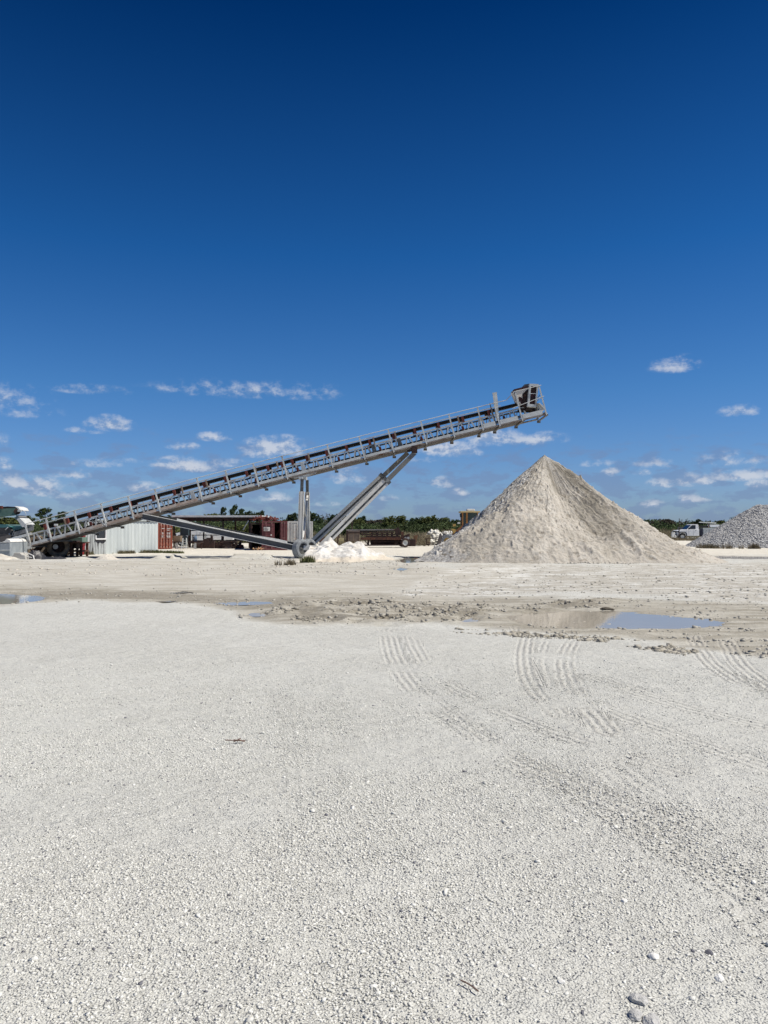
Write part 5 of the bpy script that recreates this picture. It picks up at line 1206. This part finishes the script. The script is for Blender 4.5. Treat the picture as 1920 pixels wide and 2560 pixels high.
def leafcloud(name, blobs, n, size, m, seed, parent=None, flat=.0):
    """blobs: (x, y, z, rx, ry, rz); leaf clumps on and inside each blob, lumpy outline, gaps between clumps"""
    r = np.random.default_rng(seed); B = np.array(blobs, float); vol = (B[:, 3]*B[:, 4]+B[:, 3]*B[:, 5]); p = vol/vol.sum()
    # second-level clumps
    nc = max(12, int(n/22)); bi = r.choice(len(B), nc, p=p)
    d = r.normal(size=(nc, 3)); d /= np.linalg.norm(d, axis=1)[:, None]; rad = r.random(nc)**.38
    cc = B[bi, :3]+d*rad[:, None]*B[bi, 3:6]; cs = (B[bi, 3:6].mean(1))*(.16+.22*r.random(nc)); ct = r.random(nc)
    ci = r.integers(0, nc, n); d2 = r.normal(size=(n, 3)); d2 /= np.linalg.norm(d2, axis=1)[:, None]
    c = cc[ci]+d2*(cs[ci]*(.55+.6*r.random(n)))[:, None]*np.array([1.15, 1.15, .75])
    a = r.normal(size=(n, 3)); a /= np.linalg.norm(a, axis=1)[:, None]; b = np.cross(a, r.normal(size=(n, 3))); b /= np.linalg.norm(b, axis=1)[:, None]
    s = size*(.5+r.random(n))
    V = np.stack([c-a*s[:, None], c-b*s[:, None]*.6, c+a*s[:, None], c+b*s[:, None]*.6], 1).reshape(-1, 3)
    Fc = np.arange(n*4).reshape(-1, 4); tone = np.repeat(np.clip(ct[ci]*.75+r.random(n)*.35, 0, 1), 4)
    return raw_mesh(name, V, Fc, m, False, dict(tone=tone), parent)
def limb_mesh(mb, base, tips, r0, seed):
    rs = random.Random(seed); b = Vector(base)
    for t, rr in tips:
        t = Vector(t); m_ = b.lerp(t, .45)+Vector((rs.uniform(-.15, .15), rs.uniform(-.15, .15), .12*(t-b).length))
        mb.tube(b, m_, rr, 6, rr*.7); mb.tube(m_, t, rr*.7, 6, rr*.25)
def make_tree(kind, seed):
    """unit tree about 8 m tall at the origin"""
    rs = random.Random(seed); root = bpy.data.objects.new('tree', None); col.objects.link(root)
    H = 8.0; mb = MB()
    if kind == 'pine':
        bl = []; tips = []
        for i in range(7):
            a = rs.random()*6.28; z = H*(.62+.34*i/6); rad = (1-abs(i-3)/5)*1.7*rs.uniform(.5, 1)
            x, y = math.cos(a)*rad, math.sin(a)*rad; bl.append((x, y, z, rs.uniform(.8, 1.25), rs.uniform(.8, 1.25), rs.uniform(.42, .65))); tips.append(((x, y, z-.2), .07))
        bl.append((0, 0, H*.93, 1.1, 1.1, .7))
        mb.tube((0, 0, -.2), (.1, 0, H*.55), .22, 8, .15); mb.tube((.1, 0, H*.55), (0, 0, H*.9), .15, 8, .05)
        for t in tips: limb_mesh(mb, (0.06, 0, t[0][2]-1.2), [t], .08, seed)
        n, size, m = 4200, .125, FOL
    elif kind == 'bare':
        bl = []
        mb.tube((0, 0, -.2), (0, 0, H*.4), .2, 8, .14)
        for i in range(16):
            a = rs.random()*6.28; z = H*rs.uniform(.5, .95); rad = rs.uniform(.4, 2.6); x, y = math.cos(a)*rad, math.sin(a)*rad
            limb_mesh(mb, (0, 0, H*.32+rs.random()), [((x, y, z), .06)], .06, seed+i); bl.append((x*.9, y*.9, z, .75, .75, .6))
        n, size, m = 1800, .10, DRY
    else:
        w = {'broad': 2.9, 'dome': 3.6, 'dense': 4.2, 'dry': 3.4}[kind]; bl = []; tips = []
        k = {'broad': 9, 'dome': 12, 'dense': 14, 'dry': 11}[kind]; zb_ = {'broad': .55, 'dome': .40, 'dense': .26, 'dry': .35}[kind]
        for i in range(k):
            a = rs.random()*6.28; rad = w*math.sqrt(rs.random())*.78; z = H*(zb_+(.86-zb_)*rs.random()*(1-.5*(rad/w)**2))
            x, y = math.cos(a)*rad, math.sin(a)*rad; s = rs.uniform(.28, .42)*w; bl.append((x, y, z, s, s, s*.72)); tips.append(((x, y, z), .09))
        bl.append((rs.uniform(-.5, .5), 0, H*.84, w*.40, w*.40, H*.13))
        mb.tube((0, 0, -.2), (0, 0, H*.42), .27, 8, .18)
        for t in tips: limb_mesh(mb, (0, 0, H*.36), [t], .1, seed)
        n = {'broad': 6000, 'dome': 7500, 'dense': 9500, 'dry': 6000}[kind]; size = .175; m = DRY if kind == 'dry' else FOL
    tk_ = mb.build('trunk', BRK, root); cr_ = leafcloud('crown', bl, n, size, m, seed, root)
    return root
PROTO = {}
def put_tree(kind, var, px_, top, D, width, label, group=None, wkind=None, name=None, m=None, stretch=1.0):
    key = (kind, var)
    if key not in PROTO: PROTO[key] = [make_tree(kind, 100+var*7+len(kind)), False]
    src, used = PROTO[key]
    g_ = .40 if D > 125 else gz(XX(px_, D), D)
    if not used: t = src; PROTO[key][1] = True; ch = list(src.children)
    else:
        t = src.copy(); col.objects.link(t); ch = []
        for c_ in src.children:
            k2 = c_.copy(); col.objects.link(k2); k2.parent = t; ch.append(k2)
    hgt = HZ(top, D)-g_; uw = {'pine': 5.0, 'bare': 6.0, 'broad': 6.2, 'dome': 7.4, 'dense': 8.6, 'dry': 7.2}[kind]
    sw = width/F*D/uw*(1.3 if kind in ('dense', 'dome', 'broad', 'dry') else 1.0); sz = hgt/8.1
    t.location = (XX(px_, D), D, g_); t.scale = (sw, sw, sz); t.rotation_euler = (0, 0, 0)
    t.name = name or {'pine': 'pine_tree', 'bare': 'bare_tree', 'broad': 'oak_tree', 'dome': 'oak_tree', 'dense': 'dense_tree', 'dry': 'dry_tree'}[kind]
    for k in list(t.keys()): del t[k]
    if m:
        for c_ in ch:
            if c_.name.startswith('crown'): c_.material_slots[0].link = 'OBJECT'; c_.material_slots[0].material = m
    tag(t, label, 'tree' if hgt > 3.4 else 'bush', group); return t
TL = [ # kind, var, px, top, D, width, label, material
 ('dense',0,15,1290,150,110,'olive green bushy tree behind the feed conveyor at the left edge',OLV),
 ('dense',1,68,1287,140,80,'rounded olive tree just right of the feed conveyor head',OLV),
 ('pine',0,112,1271,170,52,'tall sparse pine above the tail end of the stacker',None),
 ('pine',1,155,1279,175,44,'lower flat topped pine right of the tall sparse pine at the left',None),
 ('dome',0,427,1285,165,44,'dark tree showing over the left end of the shelter roof',None),
 ('dome',1,466,1291,170,40,'low dark tree just behind the left half of the shelter roof',None),
 ('dense',2,527,1280,165,60,'rounded olive green tree left of the pines above the shelter roof',OLV),
 ('pine',2,557,1268.5,170,26,'left pine of the tall group above the shelter roof',None),
 ('pine',3,577,1272,168,22,'small pine in the middle of the tall group above the shelter roof',None),
 ('pine',0,587,1263,172,24,'tallest pine of the group above the shelter roof',None),
 ('pine',1,603,1272,170,28,'pine right of the tallest one above the shelter roof',None),
 ('broad',0,623,1274,168,34,'wide dark crown at the right end of the group above the shelter roof',None),
 ('broad',1,654,1272,160,30,'round crowned tree directly above the red scrap on the container',None),
 ('dome',2,690,1299,170,36,'low dark tree top behind the dark red container',None),
 ('broad',0,722,1293,165,22,'small round tree left of the stacker leg',None),
 ('broad',1,735,1278,160,34,'flat topped tree touching the left of the stacker legs',None),
 ('dome',0,764,1268,158,32,'tall dark tree seen between the two stacker legs',None),
 ('dome',1,784,1277,156,40,'dark domed tree just right of the stacker legs',None),
 ('bare',0,806,1281,165,28,'grey bare tree left of the luffing brace',None),
 ('bare',1,820,1283,168,24,'thin grey bare tree nearest the luffing brace on its left',None),
 ('broad',2,833,1284,162,24,'small dark tree beside the two grey bare trees',None),
 ('broad',0,850,1279,165,28,'dark round tree touching the left edge of the luffing brace',None),
 ('dense',0,882,1290,140,46,'bright green bushy tree just right of the luffing brace',None),
 ('broad',1,908,1286,155,28,'round dark crown right of the bright green bushy tree',None),
 ('dry',0,930,1298,150,50,'brownish half bare tree behind the derelict screening plant',None),
 ('dry',1,950,1295,152,46,'brownish half bare tree left of the dark green thicket',None),
 ('dense',1,978,1287,135,46,'dark green tree at the left end of the thicket',None),
 ('dense',2,1000,1285,138,44,'highest dark green tree in the left half of the thicket',None),
 ('dense',3,1035,1290,135,52,'dark green tree in the middle of the thicket',None),
 ('dense',0,1068,1288,138,44,'dark green tree right of the middle of the thicket',None),
 ('dense',1,1084,1285,136,40,'highest dark green tree in the right half of the thicket',None),
 ('dense',2,1108,1290,138,46,'dark green tree above the white boulder heap',None),
 ('dense',3,1136,1295,140,44,'low dark green tree left of the loader cab',None),
 ('dense',0,1168,1298,142,44,'low dark green tree behind the loader cab',None),
 ('dry',0,1632,1301,185,30,'low brown tree touching the right slope of the sand pile',None),
 ('dry',1,1668,1294,180,44,'brown rounded tree left of the dead trunk',None),
 ('bare',0,1715,1293.5,178,42,'grey brown domed tree above the white service truck bonnet',None),
 ('broad',2,1748,1296,185,28,'dark round tree above the white service truck cab',None),
 ('dense',1,1772,1300,185,36,'dark green tree left over the crane boom',None),
 ('dense',2,1800,1298,186,40,'dark green tree over the middle of the crane boom',None),
 ('dense',3,1832,1297,188,40,'dark green tree touching the slope of the gravel pile',None),
 ('dense',0,1865,1301,190,44,'dark green tree mostly hidden behind the gravel pile',None),
]
for k_, v_, px_, top, D, w_, lb, mm in TL: put_tree(k_, v_, px_, top, D, w_, lb, m=mm)
for lb, px_, tp in (('left of the two small palms on the skyline by the gravel pile', 1829, 1292), ('right of the two small palms on the skyline by the gravel pile', 1837, 1291)):
    pr = empty('palm_tree', (XX(px_, 200), 200, .4), lb, 'palm', 'small palms on the skyline'); zt_ = HZ(tp, 200)
    MB().tube((XX(px_, 200), 200, .3), (XX(px_, 200), 200, zt_-.4), .16, 7, .12).build('trunk', BRK, pr)
    mb = MB()
    for i in range(16):
        a = i*.9; e1 = Vector((math.cos(a), math.sin(a), .55 if i % 2 else -.1)); b0 = Vector((XX(px_, 200), 200, zt_-.4)); m1 = b0+e1*.5; m2 = b0+e1*.85-Vector((0, 0, .25)); sd2 = Vector((-math.sin(a), math.cos(a), 0))*.13
        mb.add([b0, m1+sd2, m2, m1-sd2], [(0, 1, 2, 3)])
    mb.build('crown', mat('palm_frond', (.04, .055, .02)), pr)
# understorey and brush: masses nobody could count
def brush(name, px0, px1, D0, D1, h0, h1, n, size, m, seed, up=False, tags='stuff'):
    r = np.random.default_rng(seed); D = D0+(D1-D0)*r.random(n); pxx = px0+(px1-px0)*r.random(n); X_ = (pxx-960)/F*D
    hh = h0+(h1-h0)*fbm(X_*.22, D*.15, 4, seed); g_ = .42*sst(D, 90, 130)
    z = g_+hh*r.random(n)**.7
    c = np.stack([X_, D, z], 1)
    a = r.normal(size=(n, 3)); 
    if up: a[:, 2] = np.abs(a[:, 2])+1.6
    a /= np.linalg.norm(a, axis=1)[:, None]; b = np.cross(a, r.normal(size=(n, 3))); b /= np.linalg.norm(b, axis=1)[:, None]
    s = size*(.5+r.random(n)); k = .10 if up else .6
    V = np.stack([c-a*s[:, None], c-b*s[:, None]*k, c+a*s[:, None], c+b*s[:, None]*k], 1).reshape(-1, 3)
    tone = np.repeat(np.clip(.2+.8*fbm(X_*.8, z*1.2, 3, seed+3)+.4*(r.random(n)-.5), 0, 1), 4)
    o = raw_mesh(name, V, np.arange(n*4).reshape(-1, 4), m, False, dict(tone=tone)); return tag(o, kind=tags)
brush('understorey', -700, 1260, 128, 150, 1.2, 3.7, 70000, .16, FOL, 801)
brush('understorey', 1560, 2500, 165, 185, 1.3, 3.9, 40000, .18, FOL, 803)
brush('far_wood', -900, 2700, 205, 230, 2.4, 5.4, 90000, .26, FOL, 805)
brush('palmetto_scrub', 440, 640, 100, 112, .6, 3.4, 7000, .26, OLV, 807)
brush('palmetto_scrub', 780, 960, 110, 122, .5, 2.6, 6000, .24, FOL, 809)
brush('dry_brush', -700, 1260, 96, 122, .35, 2.0, 30000, .30, GRS, 811, True)
brush('dry_brush', 1560, 2500, 121, 160, .5, 2.2, 22000, .36, GRS, 813, True)
brush('dry_brush', 830, 900, 80, 90, .3, 1.6, 2500, .25, GRS, 815, True)
brush('dry_brush', 1030, 1075, 84, 92, .3, 2.0, 1400, .25, GRS, 817, True)
brush('dry_brush', 1670, 1760, 112, 117, .1, .55, 2200, .2, GRS, 819, True)
def tuft_strip(name, pts, n, h, m, seed, wid=.25):
    r = np.random.default_rng(seed); pts = np.array(pts); t = r.random(n)*(len(pts)-1); i = np.minimum(t.astype(int), len(pts)-2); f = (t-i)[:, None]
    c = pts[i]*(1-f)+pts[i+1]*f+(r.random((n, 2))-.5)*wid
    keep = fbm(c[:, 0]*1.1, c[:, 1]*1.1, 3, seed) > .38; c = c[keep]; n = len(c)
    g_ = ground_height(c[:, :1], c[:, 1:])[0][:, 0]; hh = h*(.3+r.random(n)); an = r.random(n)*6.28; ln = hh*.35
    b0 = np.stack([c[:, 0], c[:, 1], g_-.02], 1); tp = b0+np.stack([np.cos(an)*ln, np.sin(an)*ln, hh], 1); sd_ = np.stack([-np.sin(an), np.cos(an), 0*an], 1)*.012*2
    V = np.stack([b0-sd_, b0+sd_, tp], 1).reshape(-1, 3)
    o = raw_mesh(name, V, np.arange(n*3).reshape(-1, 3), m, False, dict(tone=np.repeat(r.random(n), 3))); return tag(o, kind='stuff')
def W2(*a): return [tuple(G(x, y)[:2]) for x, y in a]
tuft_strip('shed_grass', [(XX(205, 51.8), 51.6), (A.x, A.y-.25), (Bc.x, Bc.y-.25), (XX(330, 55), 55.0), (Cc.x, Cc.y-.35), (XX(430, 58), 57.5)], 4200, .24, GRS, 821, .5)
tuft_strip('shed_grass', [(XX(392, 57), 56.6), (XX(450, 57), 56.8)], 1500, .2, GRN, 822, 1.0)
tuft_strip('wheel_grass', W2((762, 1409), (776, 1408)), 500, .34, GRN, 823, .5)
tuft_strip('wheel_grass', W2((695, 1414), (735, 1412)), 350, .28, GRS, 824, .5)
tuft_strip('gravel_foot_grass', [(XX(1735, 76), 74.6), (XX(1762, 74), 73.2), (XX(1775, 74), 72.4)], 700, .45, GRS, 825, .8)
tuft_strip('gravel_foot_grass', [(XX(1790, 74), 72), (XX(1830, 74), 71.6)], 300, .5, GRS, 826, .8)
tuft_strip('gravel_foot_grass', [(XX(1868, 72), 71.3), (XX(1882, 72), 71.2)], 400, .5, GRS, 827, .5)

# clods thrown up along the ruts and the puddle's edge
def clods(n, polys, smin, smax, seed, m, name):
    r = np.random.default_rng(seed); xs, ys = [], []
    for poly in polys:
        p = np.array(poly, float); k = int(n/len(polys))
        px_ = r.uniform(max(p[:, 0].min(), -300), min(p[:, 0].max(), 2200), k*4); py_ = r.uniform(p[:, 1].min(), p[:, 1].max(), k*4)
        w = polymask(px_, py_, poly, 8, 3); ok = (r.random(k*4) < w)
        g = [G(a, b)[:2] for a, b in zip(px_[ok][:k], py_[ok][:k])]; xs += [q_[0] for q_ in g]; ys += [q_[1] for q_ in g]
    xx, yy = np.array(xs), np.array(ys); keep = fbm(xx*1.4, yy*3.0, 4, seed+2) > .50; xx, yy = xx[keep], yy[keep]; m_ = len(xx)
    s_ = smin*(smax/smin)**(r.random(m_)**2.4)
    base = np.array([[x, y, z] for x in (-1, 1) for y in (-1, 1) for z in (-1, 1)], float)*.5
    V = base[None]+(r.random((m_, 8, 3))-.5)*.6
    V = V*(s_[:, None]*np.stack([1+.5*r.random(m_), .8+.5*r.random(m_), .6+.4*r.random(m_)], 1))[:, None, :]
    zz = ground_height(xx[:, None], yy[:, None])[0]
    W = (V+np.stack([xx, yy, zz[:, 0]+s_*.05], 1)[:, None, :]).reshape(-1, 3)
    fs = np.array([(0,1,3,2),(4,6,7,5),(0,4,5,1),(2,3,7,6),(0,2,6,4),(1,5,7,3)]); Fc = (fs[None]+(np.arange(m_)*8)[:, None, None]).reshape(-1, 4)
    tag(raw_mesh(name, W, Fc, m, False), kind='stuff')
CLM = mat('mud_clod', (.43, .40, .34), (.33, .305, .25), 3.0, .95, bump=.01, bscale=60)
clods(3600, [RUT, RUT, [(1140,1572),(1300,1580),(1480,1590),(1640,1606),(1760,1630),(1700,1640),(1500,1604),(1300,1592),(1130,1580)]], .012, .065, 901, CLM, 'mud_clods')
clods(7000, [WHT, MUD], .015, .055, 905, mat('pale_clod', (.50, .475, .42), (.36, .34, .29), 3.0, .95, bump=.01, bscale=60), 'pale_clods')
clods(4000, [[(-300,1398),(500,1402),(1100,1412),(1100,1440),(500,1440),(-300,1436)], [(600,1395),(1000,1398),(1000,1412),(640,1420)]], .02, .08, 909, DIRT, 'yard_clods')

r = np.random.default_rng(77); n_ = 2600; tt = r.uniform(math.pi*1.02, math.pi*1.98, n_); ro = main_r(tt)/1.3*(1.0+np.abs(r.normal(size=n_))*.045-.02)
fx, fy_ = PX+ro*np.cos(tt), PY+ro*np.sin(tt); ss_ = .02*(5**(r.random(n_)**2.2))
base = np.array([[x, y, z] for x in (-1, 1) for y in (-1, 1) for z in (-1, 1)], float)*.5
V = (base[None]+(r.random((n_, 8, 3))-.5)*.55)*(ss_[:, None]*np.stack([1+.5*r.random(n_), .8+.4*r.random(n_), .6+.4*r.random(n_)], 1))[:, None, :]
gzz = ground_height(fx[:, None], fy_[:, None])[0][:, 0]
W = (V+np.stack([fx, fy_, gzz+ss_*.1], 1)[:, None, :]).reshape(-1, 3)
fs = np.array([(0,1,3,2),(4,6,7,5),(0,4,5,1),(2,3,7,6),(0,2,6,4),(1,5,7,3)])
tag(raw_mesh('pile_foot_stones', W, (fs[None]+(np.arange(n_)*8)[:, None, None]).reshape(-1, 4), DIRT, False), kind='stuff')

# ------------------------------------------------------------------ small things on the near ground
def rock(name, px_, py_, s, seed, label, m=None, sx=1.25, sy=1.0, sz=.62, sink=.38):
    g = G(px_, py_); r = random.Random(seed); bm = bmesh.new(); bmesh.ops.create_icosphere(bm, subdivisions=3, radius=.5)
    ph = [Vector((r.uniform(-1, 1), r.uniform(-1, 1), r.uniform(-1, 1))).normalized() for _ in range(13)]; dd = [r.uniform(.32, .46) for _ in ph]
    for v in bm.verts:
        for p_, d0 in zip(ph, dd):
            k = v.co.dot(p_)-d0
            if k > 0: v.co -= p_*k*.85
        v.co *= 1+.10*(r.random()-.5)
        v.co = Vector((v.co.x*sx*s, v.co.y*sy*s, v.co.z*sz*s))
    me = bpy.data.meshes.new(name); bm.to_mesh(me); bm.free(); me.materials.append(m or ROCKM)
    o = bpy.data.objects.new(name, me); col.objects.link(o); o.location = (g.x, g.y, gz(g.x, g.y)+s*sz*(.5-sink)); o.rotation_euler = (0, 0, r.random()*6)
    return tag(o, label, 'stone')
ROCKM = mat('grey_limestone_rock', (.56, .55, .53), (.40, .40, .39), 60, .9, bump=.01, bscale=120)
rock('stone', 1596, 2502, .056, 1, 'largest grey stone near the bottom right corner of the yard')
rock('stone', 1590, 2543, .052, 2, 'grey stone just below the largest one at the bottom right')
rock('stone', 1630, 2556, .058, 3, 'pale half buried stone at the bottom edge, right side')
rock('stone', 1404, 2456, .026, 4, 'small bright white stone right of the brown twig', MATS['white_lime_dust'])
rock('stone', 1634, 2391, .040, 5, 'white wedge shaped stone above the largest grey stone', MATS['white_lime_dust'])
rock('stone', 1800, 2448, .036, 6, 'pale flat stone near the right edge of the foreground', MATS['white_lime_dust'])
rock('stone', 1560, 2254, .030, 7, 'white stone highest of the loose ones at the lower right', MATS['white_lime_dust'])
rock('stone', 1772, 2380, .030, 8, 'dark bluish pebble at the lower right', mat('dark_pebble', (.12, .12, .14)))
rock('stone', 1518, 1523, .20, 9, 'dark mud clod standing at the far edge of the big puddle', mat('dark_mud', (.12, .10, .075), (.08, .07, .055), 20, .9, bump=.01), 1.5, .7, .5)
g0_ = G(1152, 2462); g1_ = G(1196, 2490)
tw = MB(); pts = [Vector((g0_.x+(g1_.x-g0_.x)*t, g0_.y+(g1_.y-g0_.y)*t+.008*math.sin(t*3), gz(g0_.x, g0_.y)+.016)) for t in np.linspace(0, 1, 7)]; tw.path(pts, .0028, 6)
o = tw.build('twig', mat('brown_twig', (.20, .13, .10), (.13, .08, .06), 60)); tag(o, 'thin brown twig lying on the gravel near the bottom centre', 'twig')
g0_ = G(588, 1858); tw = MB(); rs = random.Random(2)
for i in range(5): tw.tube((g0_.x+rs.uniform(-.08, .08), g0_.y+rs.uniform(-.03, .03), .012), (g0_.x+rs.uniform(-.08, .08), g0_.y+rs.uniform(-.03, .03), .03), .004, 5)
o = tw.build('dead_sprig', mat('brown_twig', (.2, .13, .1))); tag(o, 'small dark sprig lying on the gravel left of centre', 'sprig')

for c_, a_ in YAW: c_.rotation_euler.z = a_      # containers square on to the view line, as they stand in the yard
